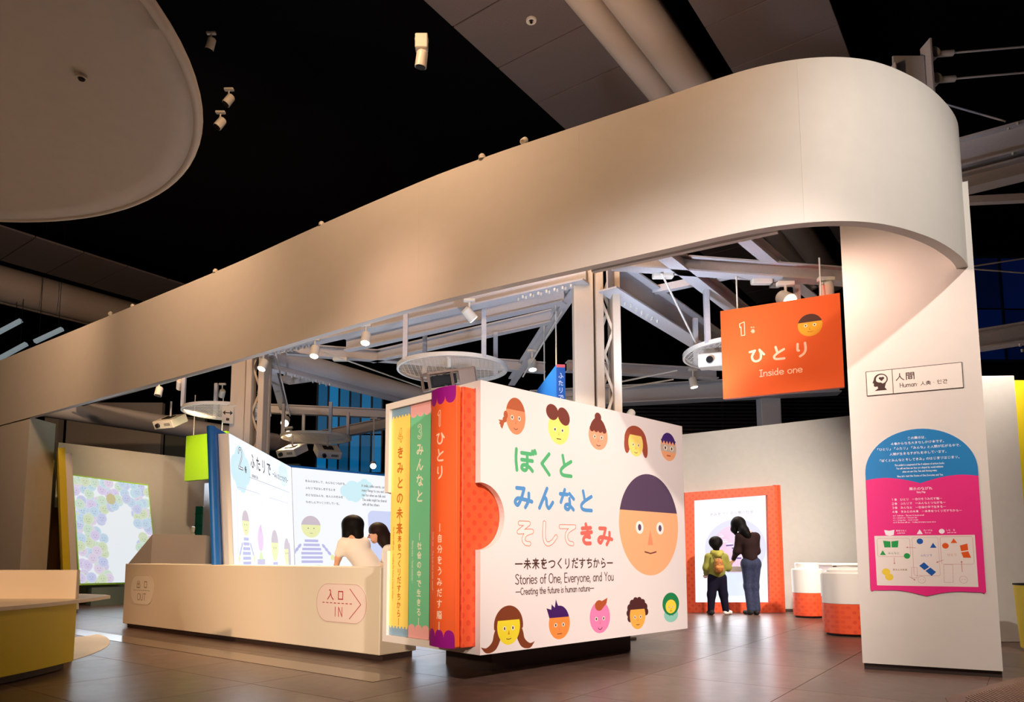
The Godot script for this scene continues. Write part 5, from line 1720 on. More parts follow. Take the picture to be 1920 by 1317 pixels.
func rings() -> void:
	ring(Vector3(-5.17, 3.8, -13.76), "white mesh cable ring partly hidden by the lattice column behind the open book")
	ring(Vector3(-0.60, 3.8, -10.55), "white mesh cable ring hanging above the green and orange book spines")
	ring(Vector3(-4.19, 3.8, -16.86), "small far white mesh cable ring above two projectors")
	ring(Vector3(3.50, 3.8, -9.72), "white mesh cable ring partly hidden behind the orange hanging sign")
	projector(Vector3(-4.62, 3.42, -16.4), -0.5, 0.45, "white projector under the far ring, on the lattice column's side", 0.34)
	projector(Vector3(-3.85, 3.43, -16.6), 0.5, 0.55, "white projector under the far ring, on the blue windows' side", 0.36)
	projector(Vector3(3.08, 3.62, -9.45), -0.35, 0.15, "pale projector hanging in the ring beside the orange hanging sign", 0.2)
	projector(Vector3(-7.1, 3.95, -15.6), -0.4, 0.5, "small white projector hanging from the duct above the ball screen", 0.45)
	# open metal projector cage over the books
	var t := thing("projector_cage", "open brown metal projector cage tilted above the purple-capped book", "projector", Vector3(-0.62, 3.5, -10.0), 0.35)
	var bs := Basis.from_euler(Vector3(0.15, 0, 0.22))
	var m := mat(rgb(150, 130, 116), 0.4, 0.5, 0.4)
	for y in [-0.11, 0.11]:
		for z in [-0.18, 0.18]:
			part(t, "rail", m_bar(bs * Vector3(-0.34, y, z), bs * Vector3(0.34, y, z), 0.03, 0.03), m)
		for x in [-0.34, 0.0, 0.34]:
			part(t, "cross_bar", m_bar(bs * Vector3(x, y, -0.18), bs * Vector3(x, y, 0.18), 0.03, 0.03), m)
	for x in [-0.34, 0.0, 0.34]:
		for z in [-0.18, 0.18]:
			part(t, "upright", m_bar(bs * Vector3(x, -0.11, z), bs * Vector3(x, 0.11, z), 0.03, 0.03), m)
	part(t, "projector_body", m_box(Vector3(0.36, 0.14, 0.28), 0.01), M.black, bs * Vector3(-0.1, 0, 0), bs.get_euler())
	part(t, "side_plate", m_box(Vector3(0.24, 0.2, 0.01)), m, bs * Vector3(0.22, 0, 0.19), bs.get_euler())
	part(t, "drop_pole", m_tube(Vector3(0, 0.1, 0), Vector3(0, 0.32, 0), 0.03, -1.0, 12), M.white_metal)
	# small green-white way sign bracketed to the far column
	var s := thing("arrow_sign", "small white double-arrow sign bracketed to the lattice column", "sign", Vector3(-4.55, 3.42, -12.15), 0.35)
	var cv := Canvas.new(128, 200, rgb(214, 214, 206))
	cv.stroke(PackedVector2Array([Vector2(20, 80), Vector2(108, 80)]), 12, rgb(20, 20, 20))
	for e in [-1.0, 1.0]:
		cv.poly(PackedVector2Array([Vector2(64 + e * 58, 80), Vector2(64 + e * 28, 52), Vector2(64 + e * 28, 108)]), rgb(20, 20, 20))
	cv.rect(48, 140, 36, 30, rgb(30, 30, 30))
	part(s, "face", m_ext(rrect(-0.09, -0.15, 0.18, 0.3, 0.01, 3), 0.02, Rect2(-0.09, -0.15, 0.18, 0.3)), tex_mat(cv.im, 0.5))
	part(s, "arm", m_bar(Vector3(0.0, 0.16, -0.01), Vector3(0.22, 0.2, -0.1), 0.03, 0.03), M.white_metal)

# ------------------------------------------------------------------ hanging signs
func hanging_signs() -> void:
	var W := 1.362
	var H := 1.13
	var cv := Canvas.new(1226, 1017, rgb(222, 88, 20))
	var ink := rgb(250, 196, 168)
	# outlined figure 1
	cv.stroke(PackedVector2Array([Vector2(205, 180), Vector2(255, 165), Vector2(255, 165), Vector2(255, 318), Vector2(218, 318), Vector2(218, 218), Vector2(205, 222), Vector2(205, 180)]), 9, ink)
	cv.kana("巻", 342, 285, 46, 5, ink)
	cv.kana("かん", 342, 240, 20, 3, ink)
	for e in [["ひ", 375, 560], ["と", 600, 568], ["り", 832, 560]]:
		cv.glyph(e[0], e[1] - 80, e[2] - 80, 160, 160, 25, ink)
	cv.latin("Inside one", 612, 735, 74, 10, ink, 440.0, true)
	cv.ell(925, 305, 122, 122, rgb(226, 158, 28), 0.0, 60)
	cv.cap(925, 305, 123, 123, 270, rgb(70, 30, 20))
	for s in [-1.0, 1.0]:
		cv.ell(925 + s * 44, 306, 17, 17, rgb(246, 226, 200))
		cv.ell(925 + s * 44, 306, 8, 9, rgb(90, 50, 20))
	cv.stroke(PackedVector2Array([Vector2(925, 330), Vector2(915, 352), Vector2(932, 352)]), 4, rgb(170, 100, 20))
	cv.stroke(PackedVector2Array([Vector2(898, 374), Vector2(925, 380), Vector2(952, 372)]), 5, rgb(150, 80, 20))
	var t := thing("hanging_sign", "orange hanging sign with a face and the words Inside one", "sign", Vector3(2.883, 2.95, -8.8), -0.489)
	part(t, "core", m_box(Vector3(W - 0.01, H - 0.01, 0.09), 0.004), M.red_edge, Vector3(W * 0.5, H * 0.5, -0.055))
	part(t, "face", m_ext(PackedVector2Array([Vector2(0, 0), Vector2(W, 0), Vector2(W, H), Vector2(0, H)]), 0.012, Rect2(0, 0, W, H)), tex_mat(cv.im, 0.75))
	for x in [0.2, 1.16]:
		part(t, "hanger", m_tube(Vector3(x, H, -0.055), Vector3(x, 1.62, -0.055), 0.01, -1.0, 8), M.white_metal)
	var wm := Color(1.0, 0.86, 0.7)
	spotlight("sign_spotlight", Vector3(3.70, 4.22, -8.75), Vector3(4.0, 2.6, -6.2), 9.0, 40.0, wm, "lit spotlight peeping over the top edge of the orange sign", "spotlights over the orange sign", 10.0, 0.2, 1.5)
	spotlight("sign_spotlight", Vector3(4.12, 4.24, -8.55), Vector3(4.6, 2.0, -9.6), 0.0, 40.0, wm, "unlit white spotlight over the orange sign's end by the entrance board", "spotlights over the orange sign", 0.0, 0.16, 1.4)
	# blue sign seen end-on
	var b := thing("hanging_sign", "blue hanging sign seen end-on with white lettering on its edge", "sign", Vector3(0.92, 2.43, -9.42), 0.11)
	part(b, "board", m_box(Vector3(0.125, 1.13, 1.46), 0.004), mat(rgb(24, 112, 214), 0.45), Vector3(0, 0.565, -0.74))
	var c2 := Canvas.new(128, 1100, rgb(16, 92, 180))
	c2.rect(0, 0, 128, 40, rgb(220, 96, 110))
	c2.kana("ふたりで", 64, 150, 74, 10, rgb(216, 228, 240), 1.3, false, true)
	part(b, "edge_print", m_ext(PackedVector2Array([Vector2(-0.06, 0), Vector2(0.06, 0), Vector2(0.06, 1.13), Vector2(-0.06, 1.13)]), 0.006, Rect2(-0.06, 0, 0.12, 1.13)), tex_mat(c2.im, 0.5))
	part(b, "hanger", m_tube(Vector3(0, 1.13, -0.3), Vector3(0, 2.06, -0.3), 0.01, -1.0, 8), M.white_metal)
	part(b, "hanger", m_tube(Vector3(0, 1.13, -1.2), Vector3(0, 2.06, -1.2), 0.01, -1.0, 8), M.white_metal)
	# lime sign behind the blue book
	var l := thing("hanging_sign", "lime green hanging sign half hidden behind the blue book cover", "sign", Vector3(-6.91, 2.67, -16.0), -0.54)
	part(l, "board", m_box(Vector3(1.36, 1.02, 0.09), 0.004), M.lime, Vector3(0.68, 0.51, -0.045))
	for x in [0.2, 1.16]:
		part(l, "hanger", m_tube(Vector3(x, 1.02, -0.045), Vector3(x, 1.95, -0.045), 0.01, -1.0, 8), M.white_metal)
	spotlight("track_spotlight", Vector3(-5.6, 4.35, -14.6), Vector3(-6.4, 3.1, -15.9), 1.8, 40.0, Color(1, 0.95, 0.85), "spotlight on the steel chord turned on the lime hanging sign", "", 5.0, 0.2, 1.0)

# ------------------------------------------------------------------ gallery on the right, seen under the ribbon
func right_gallery() -> void:
	struct("wall_partition_right", m_slab(Vector3(1.8, 0, -13.1), Vector3(8.6, 0, -13.1), Vector3(8.6, 3.81, -13.1), Vector3(1.8, 3.04, -13.1), 0.15), M.grey_wall)
	struct("baseboard_right", m_box(Vector3(6.8, 0.05, 0.01)), M.plinth, Vector3(5.2, 0.025, -13.09))
	# screens of dark louvre blinds behind the wall
	var lv := thing("louvre_screen", "dark slatted louvre screen above the partition wall behind the orange sign", "louvres", Vector3(2.2, 3.0, -16.6))
	var slat := m_box(Vector3(7.4, 0.05, 0.02))
	var dk := mat(rgb(30, 28, 28), 0.5)
	for k in 22:
		part(lv, "slat", slat, dk, Vector3(3.7, 0.1 + k * 0.085, 0.0), Vector3(0.5, 0, 0))
	for k in 8:
		part(lv, "post", m_box(Vector3(0.03, 5.0, 0.04)), M.black, Vector3(0.1 + k * 1.04, -0.5, -0.04))
	solo("white_post", m_box(Vector3(0.42, 4.6, 0.3), 0.008), M.steel_paint, "pale square post below the orange hanging sign", "post", Vector3(5.95, 2.3, -15.2))
	# orange framed light screen
	var t := thing("framed_screen", "orange dotted picture-book frame around a bright white screen", "screen", Vector3(3.45, 0, -12.93))
	var o := PackedVector2Array([Vector2(0, 0.0), Vector2(1.66, 0.0), Vector2(1.66, 2.27), Vector2(0.03, 2.14)])
	# frame bars round the opening
	var i0 := Vector2(0.17, 0.175)
	var i1 := Vector2(1.50, 0.175)
	var i2 := Vector2(1.53, 2.10)
	var i3 := Vector2(0.20, 2.0)
	var D := 0.16
	part(t, "frame_bottom", m_ext(PackedVector2Array([o[0], o[1], i1, i0]), D), M.orange_dots)
	part(t, "frame_right", m_ext(PackedVector2Array([o[1], o[2], i2, i1]), D), M.orange_dots)
	part(t, "frame_top", m_ext(PackedVector2Array([o[2], o[3], i3, i2]), D), M.orange_dots)
	part(t, "frame_left", m_ext(PackedVector2Array([o[3], o[0], i0, i3]), D), M.orange_dots)
	var rs := MB.new()
	rs.smooth(1)
	for k in 6:
		var a := PI / 2 * k / 6.0
		var b := PI / 2 * (k + 1) / 6.0
		var pa := Vector3(1.66 + 0.16 * sin(a), 0, -0.16 + 0.16 * cos(a))
		var pb := Vector3(1.66 + 0.16 * sin(b), 0, -0.16 + 0.16 * cos(b))
		rs.quad(pa, pb, pb + Vector3(0, 2.285, 0), pa + Vector3(0, 2.275, 0), Vector3(1, 0, 1))
	rs.smooth(-1)
	for yy in [[0.0, Vector3.DOWN], [2.28, Vector3.UP]]:
		for k in 6:
			var a := PI / 2 * k / 6.0
			var b := PI / 2 * (k + 1) / 6.0
			rs.tri(Vector3(1.66, yy[0], -0.16), Vector3(1.66 + 0.16 * sin(a), yy[0], -0.16 + 0.16 * cos(a)), Vector3(1.66 + 0.16 * sin(b), yy[0], -0.16 + 0.16 * cos(b)), yy[1])
	part(t, "rounded_spine", rs.done(), M.orange_dots)
	var cv := Canvas.new(680, 960, rgb(250, 251, 255))
	cv.kana("きみをつくる人間の社会", 360, 150, 32, 4, rgb(190, 186, 196), 1.15)
	cv.kana("ひとり・ふたりで", 520, 70, 22, 3, rgb(240, 200, 196), 1.1)
	cv.ell(390, 470, 280, 260, rgb(214, 214, 236), 0.0, 60)
	cv.ell(390, 480, 215, 215, rgb(236, 200, 224), 0.0, 60)
	var rng := RandomNumberGenerator.new()
	rng.seed = 4
	for k in 18:
		var x := 220.0 + rng.randf() * 330.0
		var y := 300.0 + rng.randf() * 320.0
		cv.rect(x, y, 44, 12, rgb(250, 236, 240) if k % 2 == 0 else rgb(96, 84, 150))
		cv.rect(x, y - 16, 34, 6, rgb(250, 240, 246))
	cv.poly(PackedVector2Array([Vector2(230, 700), Vector2(560, 700), Vector2(580, 900), Vector2(210, 900)]), rgb(220, 228, 246))
	part(t, "screen_face", m_slab(Vector3(i0.x - 0.01, i0.y - 0.01, -0.1), Vector3(i1.x + 0.01, i1.y - 0.01, -0.1), Vector3(i2.x + 0.01, i2.y + 0.01, -0.1), Vector3(i3.x - 0.01, i3.y + 0.01, -0.1), 0.02), tex_mat(cv.im, 0.5, 1.15))
	screen_light(t, t.position + Vector3(0.85, 1.1, 0.02), Vector3(0, 0, 1), Vector2(1.3, 1.8), 2.6, Color(0.95, 0.97, 1.0))
	part(t, "touch_shelf", m_box(Vector3(0.42, 0.10, 0.26), 0.01), M.white_plain, Vector3(0.92, 0.77, 0.02))
	# drum stools and table
	var g := "white and orange drum stools"
	drum(Vector3(4.55, 0, -9.3), 0.29, 0.79, false, "large white and orange dotted drum stool beside the entrance board", g)
	drum(Vector3(5.20, 0, -11.95), 0.235, 0.79, true, "white and orange drum stool with a raised lid, farthest from the entrance board", g)
	drum(Vector3(5.16, 0, -10.75), 0.26, 0.74, false, "white and orange drum stool half hidden behind the large one", g)
	var tb := thing("white_table", "white table top on a stand behind the drum stools", "table", Vector3(6.3, 0, -12.1))
	part(tb, "top", m_box(Vector3(1.5, 0.04, 0.6), 0.008), M.white_plain, Vector3(0, 0.86, 0))
	for x in [-0.68, 0.68]:
		part(tb, "leg", m_box(Vector3(0.06, 0.84, 0.5), 0.006), M.white_plain, Vector3(x, 0.42, 0))
	var wh := Color(1.0, 0.94, 0.88)
	spotlight("gallery_spotlight", Vector3(6.5, 5.1, -7.5), Vector3(5.3, 0.8, -11.4), 30.0, 30.0, wh, "white ceiling spotlight aimed at the drum stools", "", 4.0, 0.3, 1.6, 0.1)
	spotlight("gallery_spotlight", Vector3(1.5, 4.15, -6.4), Vector3(4.25, 0.9, -13.0), 9.0, 14.0, wh, "white spotlight hung behind the ribbon aimed at the framed screen", "", 4.0, 0.4, 1.3, 0.15)
	spotlight("gallery_spotlight", Vector3(6.2, 5.0, -7.3), Vector3(4.3, 1.5, -13.0), 48.0, 28.0, wh, "white ceiling spotlight aimed along the partition wall of the framed screen", "", 4.0, 0.3, 1.6, 0.2)
	spotlight("gallery_spotlight", Vector3(1.9, 4.15, -6.15), Vector3(4.7, 0.4, -10.0), 12.0, 20.0, wh, "added fill spotlight hidden behind the ribbon, brightening the drum stools", "", 4.0, 0.4, 1.3, 0.15)  # hidden lamp added to brighten the stool fronts
	spotlight("gallery_spotlight", Vector3(2.3, 4.25, -6.05), Vector3(3.6, 3.62, -8.4), 5.0, 30.0, Color(1.0, 0.84, 0.7), "white spotlight behind the ribbon aimed at the orange hanging sign", "", 4.0, 0.3, 1.3, 0.1)

func drum(at: Vector3, r: float, h: float, lid: bool, label: String, group: String) -> void:
	var t := thing("drum_stool", label, "stool", at, 0.0, group)
	var b := 0.4
	part(t, "base_ring", m_lathe([Vector2(r - 0.03, 0.0), Vector2(r - 0.03, 0.025), Vector2(0.0, 0.025)], 48), M.black)
	part(t, "lower_band", m_lathe([Vector2(0.0, 0.025), Vector2(r - 0.01, 0.025), Vector2(r, 0.035), Vector2(r, b)], 48), M.orange_dots)
	var ub := part(t, "upper_band", m_lathe([Vector2(r, b), Vector2(r + 0.004, b + 0.004), Vector2(r + 0.004, h - 0.012), Vector2(r - 0.008, h), Vector2(0.0, h)], 48), M.white_plain)
	if lid:
		part(ub, "lid", m_lathe([Vector2(r - 0.05, h), Vector2(r - 0.05, h + 0.09), Vector2(r - 0.06, h + 0.1), Vector2(0.0, h + 0.1)], 48), M.white_plain)
	else:
		part(ub, "cushion", m_lathe([Vector2(r - 0.07, h), Vector2(r - 0.06, h + 0.03), Vector2(r - 0.1, h + 0.06), Vector2(0.0, h + 0.075)], 48), M.white_plain)

# ------------------------------------------------------------------ round bench at the left
func bench() -> void:
	var c := Vector2(-7.6, -6.3)
	var arc := func(r: float, z0: float, z1: float, n: int) -> PackedVector2Array:
		var o := PackedVector2Array()
		for i in n + 1:
			var z := lerpf(z0, z1, float(i) / n)
			o.append(Vector2(c.x + sqrt(r * r - (z - c.y) * (z - c.y)), z))
		return o
	var t := thing("round_bench", "yellow-fronted curved bench with a pale wooden top and end panel", "bench")
	var body: PackedVector2Array = arc.call(3.87, -4.4, -6.53, 16)
	body.append(Vector2(-4.6, -6.53))
	body.append(Vector2(-4.6, -4.4))
	part(t, "front", m_floor(body, 0.07, 0.58), M.yellow)
	var pl: PackedVector2Array = arc.call(3.80, -4.4, -6.50, 16)
	pl.append(Vector2(-4.6, -6.50))
	pl.append(Vector2(-4.6, -4.4))
	part(t, "plinth", m_floor(pl, 0.005, 0.07), M.plinth)
	var top: PackedVector2Array = arc.call(3.90, -4.4, -7.05, 20)
	for e in [[-3.79, -7.2], [-3.93, -7.36], [-4.2, -7.5], [-4.6, -7.56], [-4.75, -7.5], [-4.75, -4.4]]:
		top.append(Vector2(e[0], e[1]))
	part(t, "seat_top", m_floor(top, 0.58, 0.61), M.cream)
	part(t, "end_panel", m_box(Vector3(2.4, 0.263, 0.05), 0.004), M.cream, Vector3(-3.79 - 1.2, 0.61 + 0.1315, -6.625))
	part(t, "end_leg", m_box(Vector3(0.8, 0.58, 0.05), 0.004), M.cream, Vector3(-4.4, 0.29, -6.95))
	var rug := MB.new()
	var ci := PackedVector2Array()
	for i in 97:
		var a := -0.75 + 1.5 * i / 96.0
		ci.append(Vector2(-7.754 + cos(a) * 3.72, -6.788 + sin(a) * 3.72))
	ci.append(Vector2(-5.9, -6.0))
	rug.floor_poly(ci, 0.0, 0.005)
	solo("round_rug", rug.done(), mat(rgb(236, 234, 230), 0.6), "white round floor disc peeping out beyond the yellow bench", "floor disc")

# ------------------------------------------------------------------ things at the right edge
func right_edge() -> void:
	solo("white_side_panel", m_box(Vector3(0.5, 3.17, 0.12), 0.006), M.grey_wall, "plain off-white tall panel between the entrance board and a yellow panel", "panel", Vector3(6.06, 1.585, -8.56), Vector3(0, -0.05, 0))
	solo("yellow_side_panel", m_box(Vector3(1.2, 3.15, 0.12), 0.006), M.yellow, "tall yellow panel beyond the off-white one at the entrance", "panel", Vector3(6.98, 1.575, -8.7))
	var t := thing("yellow_bin", "yellow tapered waste bin on the floor beside the entrance board", "bin", Vector3(5.86, 0, -7.72))
	part(t, "shell", m_lathe([Vector2(0.0, 0.02), Vector2(0.21, 0.02), Vector2(0.225, 0.03), Vector2(0.255, 0.70), Vector2(0.245, 0.70), Vector2(0.215, 0.05), Vector2(0.0, 0.05)], 40), M.yellow)
	part(t, "rim", m_lathe([Vector2(0.244, 0.69), Vector2(0.258, 0.69), Vector2(0.258, 0.705), Vector2(0.244, 0.705)], 40, true), M.black)
	part(t, "foot", m_lathe([Vector2(0.19, 0.0), Vector2(0.19, 0.022), Vector2(0.0, 0.022)], 32), M.black)
	# upper right steel
	var s := thing("anchor_bracket", "painted steel anchor bracket with two tie rods above the ribbon curve", "bracket", Vector3(5.62, 7.5, -9.0))
	part(s, "web_plate", m_box(Vector3(0.42, 1.0, 0.03), 0.003), M.steel_paint, Vector3(-0.02, -0.3, -0.02))
	part(s, "edge_plate", m_box(Vector3(0.03, 1.1, 0.22), 0.003), M.steel_paint, Vector3(0.22, -0.18, 0))
	part(s, "edge_plate", m_box(Vector3(0.02, 0.8, 0.16), 0.003), M.steel_paint, Vector3(-0.25, -0.35, 0))
	for e in [[0.2, 0.036], [-0.17, 0.03]]:
		part(s, "rod_boss", m_lathe([Vector2(0.0, -0.05), Vector2(0.075, -0.05), Vector2(0.075, 0.05), Vector2(0.0, 0.05)], 18), M.steel_paint, Vector3(0.29, e[0], 0.02), Vector3(PI / 2, 0, 0))
		part(s, "rod_sleeve", m_tube(Vector3(0.33, e[0], 0.02), Vector3(0.56, e[0] + 0.02, 0.02), 0.042, -1.0, 14), M.steel_paint)
		part(s, "tie_rod", m_tube(Vector3(0.56, e[0] + 0.02, 0.02), Vector3(2.2, e[0] + 0.17, 0.02), 0.014, -1.0, 8), M.steel_paint)
	var b := thing("side_truss", "bolted grey steel beams reaching in from behind the ribbon curve", "steel beams")
	var q := func(x: float, y: float, z: float) -> Vector3: return Vector3(x, y, z)
	part(b, "upper_beam", m_ibeam(q.call(6.1, 6.58, -9.85), q.call(8.4, 6.72, -8.6), 0.26, 0.42, 0.03), M.steel_paint)
	part(b, "lower_beam", m_ibeam(q.call(6.1, 6.16, -9.85), q.call(8.4, 6.30, -8.6), 0.26, 0.24, 0.03), M.steel_paint)
	part(b, "brace", m_bar(q.call(6.6, 6.05, -9.8), q.call(8.4, 5.85, -9.2), 0.1, 0.1), M.steel_paint)
	part(b, "tie_rod", m_tube(q.call(6.3, 7.36, -9.5), q.call(7.1, 6.98, -9.35), 0.014, -1.0, 8), M.steel_paint)
	bolts(b, q.call(7.05, 6.83, -9.25), q.call(8.2, 6.92, -8.6), 8, 2, Vector3(0.05, 0, 0.11))
	bolts(b, q.call(7.05, 6.44, -9.2), q.call(8.2, 6.52, -8.55), 8, 1, Vector3(0.05, 0, 0.1))
	var c := thing("side_beam", "lower bolted grey steel beam behind the entrance board above the yellow panel", "steel beam")
	part(c, "beam", m_ibeam(q.call(6.4, 4.15, -10.9), q.call(9.2, 4.35, -9.6), 0.24, 0.3, 0.03), M.steel_paint)
	part(c, "tie_rod", m_tube(q.call(6.5, 5.4, -10.5), q.call(9.0, 5.2, -10.5), 0.012, -1.0, 8), M.steel_paint)
	part(c, "tie_rod", m_tube(q.call(6.5, 5.25, -10.5), q.call(9.0, 5.65, -10.5), 0.012, -1.0, 8), M.steel_paint)
	bolts(c, q.call(7.7, 4.08, -10.2), q.call(8.3, 4.12, -9.9), 4, 2, Vector3(0, -0.09, 0.03))

# ------------------------------------------------------------------ visitors
func foot(b: Body, p: Vector3, fwd: Vector3, l: float) -> void:
	b.cap(p + Vector3(0, 0.045, 0) - fwd * l * 0.25, p + Vector3(0, 0.035, 0) + fwd * l * 0.55, 0.042, 0.034)

func hand(b: Body, w: Vector3, dir: Vector3, side: Vector3, s: float) -> void:
	# palm, four curled fingers, thumb from the side of the palm
	var n := dir.cross(side).normalized()
	b.cap(w, w + dir * 0.07 * s, 0.022 * s, 0.028 * s)
	for i in 4:
		var o := side * (i - 1.5) * 0.019 * s
		var k: Vector3 = w + dir * 0.085 * s + o
		var ln: float = [0.055, 0.066, 0.062, 0.048][i] * s
		b.cap(k, k + dir * ln * 0.55 + n * 0.006, 0.0095 * s, 0.009 * s)
		b.cap(k + dir * ln * 0.55 + n * 0.006, k + dir * ln + n * 0.024 * s, 0.009 * s, 0.008 * s)
	b.cap(w + dir * 0.03 * s - side * 0.022 * s, w + dir * 0.075 * s - side * 0.055 * s + n * 0.012, 0.011 * s, 0.009 * s)

func person(label: String, at: Vector3, turn: float) -> Node3D:
	return thing("person", label, "person", at, turn)

func head_of(b: Body, c: Vector3, fwd: Vector3, up: Vector3, r: float) -> void:
	# skull, jaw, nose, ears
	var right := fwd.cross(up).normalized()
	b.ell(c + up * r * 0.15, Vector3(r * 0.86, r * 1.0, r * 0.95))
	b.cap(c - up * r * 0.35 + fwd * r * 0.25, c - up * r * 0.75 + fwd * r * 0.45, r * 0.6, r * 0.34)
	b.cap(c + fwd * r * 0.92 + up * r * 0.1, c + fwd * r * 1.12 - up * r * 0.2, r * 0.08, r * 0.13)
	for s in [-1.0, 1.0]:
		b.cap(c + right * s * r * 0.84 + up * r * 0.08, c + right * s * r * 0.86 - up * r * 0.2, r * 0.12, r * 0.08)

func face_bits(t: Node3D, c: Vector3, fwd: Vector3, up: Vector3, r: float) -> void:
	var right := fwd.cross(up).normalized()
	for s in [-1.0, 1.0]:
		var q := MB.new()
		var p: Vector3 = c + fwd * r * 0.86 + right * s * r * 0.34 + up * r * 0.05
		q.tube(p, p + fwd * r * 0.1, r * 0.09, r * 0.05, 10)
		part(t, "eye", q.done(), M.black_hair)
	var m := MB.new()
	var p2 := c + fwd * r * 0.78 - up * r * 0.62
	m.bar(p2 - right * r * 0.2, p2 + right * r * 0.2, r * 0.1, r * 0.12)
	part(t, "mouth", m.done(), mat(rgb(176, 92, 84), 0.5))

func people() -> void:
	woman()
	child()
	girl_front()
	girl_profile()

func woman() -> void:
	var t := person("woman in dark brown top and blue jeans bending her head at the framed screen", Vector3(4.44, 0, -12.47), 0.0)
	# faces the screen (-z), head bowed to her left
	var fwd := Vector3(-0.35, -0.35, -0.87).normalized()
	var up := Vector3(-0.42, 0.88, -0.22).normalized()
	var hc := Vector3(-0.135, 1.54, -0.10)
	var sk := Body.new()
	head_of(sk, hc, fwd, up, 0.105)
	sk.cap(hc - up * 0.06, Vector3(-0.02, 1.38, 0.0), 0.05, 0.055)
	sk.cap(Vector3(-0.02, 1.38, 0.0), Vector3(-0.02, 1.0, 0.0), 0.08, 0.09)
	sk.chain([[Vector3(-0.16, 1.34, 0.0), 0.05], [Vector3(-0.20, 1.08, -0.03), 0.04], [Vector3(-0.225, 0.92, -0.16), 0.028]])
	hand(sk, Vector3(-0.225, 0.92, -0.16), Vector3(-0.25, -0.45, -0.85).normalized(), Vector3(1, 0, 0), 1.0)
	sk.chain([[Vector3(0.13, 1.34, 0.0), 0.05], [Vector3(0.155, 1.08, -0.05), 0.04], [Vector3(0.08, 0.95, -0.22), 0.028]])
	hand(sk, Vector3(0.08, 0.95, -0.22), Vector3(-0.5, -0.1, -0.85).normalized(), Vector3(0.6, 0, -0.4).normalized(), 1.0)
	var bd := part(t, "body", sk.build(0.011), M.skin)
	face_bits(bd, hc, fwd, up, 0.105)
	var top := Body.new()
	top.k = 0.06
	top.chain([[Vector3(-0.02, 1.37, 0.0), 0.075], [Vector3(-0.01, 1.22, 0.01), 0.122], [Vector3(0.0, 1.05, 0.01), 0.108], [Vector3(0.015, 0.97, 0.02), 0.118]])
	top.cap(Vector3(-0.13, 1.33, 0.0), Vector3(0.11, 1.33, 0.0), 0.07, 0.07)
	top.chain([[Vector3(-0.16, 1.33, 0.0), 0.066], [Vector3(-0.20, 1.08, -0.03), 0.053], [Vector3(-0.222, 0.95, -0.14), 0.04]])
	top.chain([[Vector3(0.13, 1.33, 0.0), 0.066], [Vector3(0.155, 1.08, -0.05), 0.053], [Vector3(0.085, 0.96, -0.20), 0.04]])
	part(t, "top", top.build(0.014), mat(rgb(42, 28, 28), 0.9, 0.2))
	var tr := Body.new()
	tr.k = 0.05
	tr.chain([[Vector3(-0.04, 0.88, 0.02), 0.108], [Vector3(0.07, 0.88, 0.03), 0.112]])
	tr.chain([[Vector3(-0.05, 0.84, 0.02), 0.095], [Vector3(-0.045, 0.48, 0.0), 0.062], [Vector3(-0.02, 0.09, 0.04), 0.062]])
	tr.chain([[Vector3(0.085, 0.84, 0.03), 0.10], [Vector3(0.075, 0.48, 0.02), 0.064], [Vector3(0.075, 0.09, 0.06), 0.064]])
	part(t, "jeans", tr.build(0.014), tri_mat(noise_tex(0.06, rgb(20, 25, 48), rgb(44, 56, 92), 41, 256), 1.6, 0.85))
	for s in [[Vector3(-0.04, 0, 0.02), Vector3(-0.25, 0, -0.97)], [Vector3(0.07, 0, 0.05), Vector3(0.1, 0, -0.99)]]:
		var sh := Body.new()
		foot(sh, s[0], s[1].normalized(), 0.24)
		sh.cap(s[0] + Vector3(0, 0.05, 0.02), s[0] + Vector3(0, 0.1, 0.02), 0.045, 0.04)
		part(t, "shoe", sh.build(0.01), M.black)
	var hr := Body.new()
	hr.k = 0.04
	hr.ell(hc + up * 0.03 - fwd * 0.025, Vector3(0.118, 0.118, 0.118))
	hr.chain([[hc - fwd * 0.05, 0.095], [Vector3(-0.085, 1.43, 0.045), 0.08], [Vector3(-0.045, 1.36, 0.07), 0.06], [Vector3(-0.03, 1.31, 0.085), 0.035]])
	hr.chain([[hc + Vector3(-0.07, 0.02, 0.02), 0.06], [hc + Vector3(-0.085, -0.08, 0.02), 0.05], [hc + Vector3(-0.06, -0.15, 0.03), 0.03]])
	part(t, "hair", hr.build(0.011), M.black_hair)

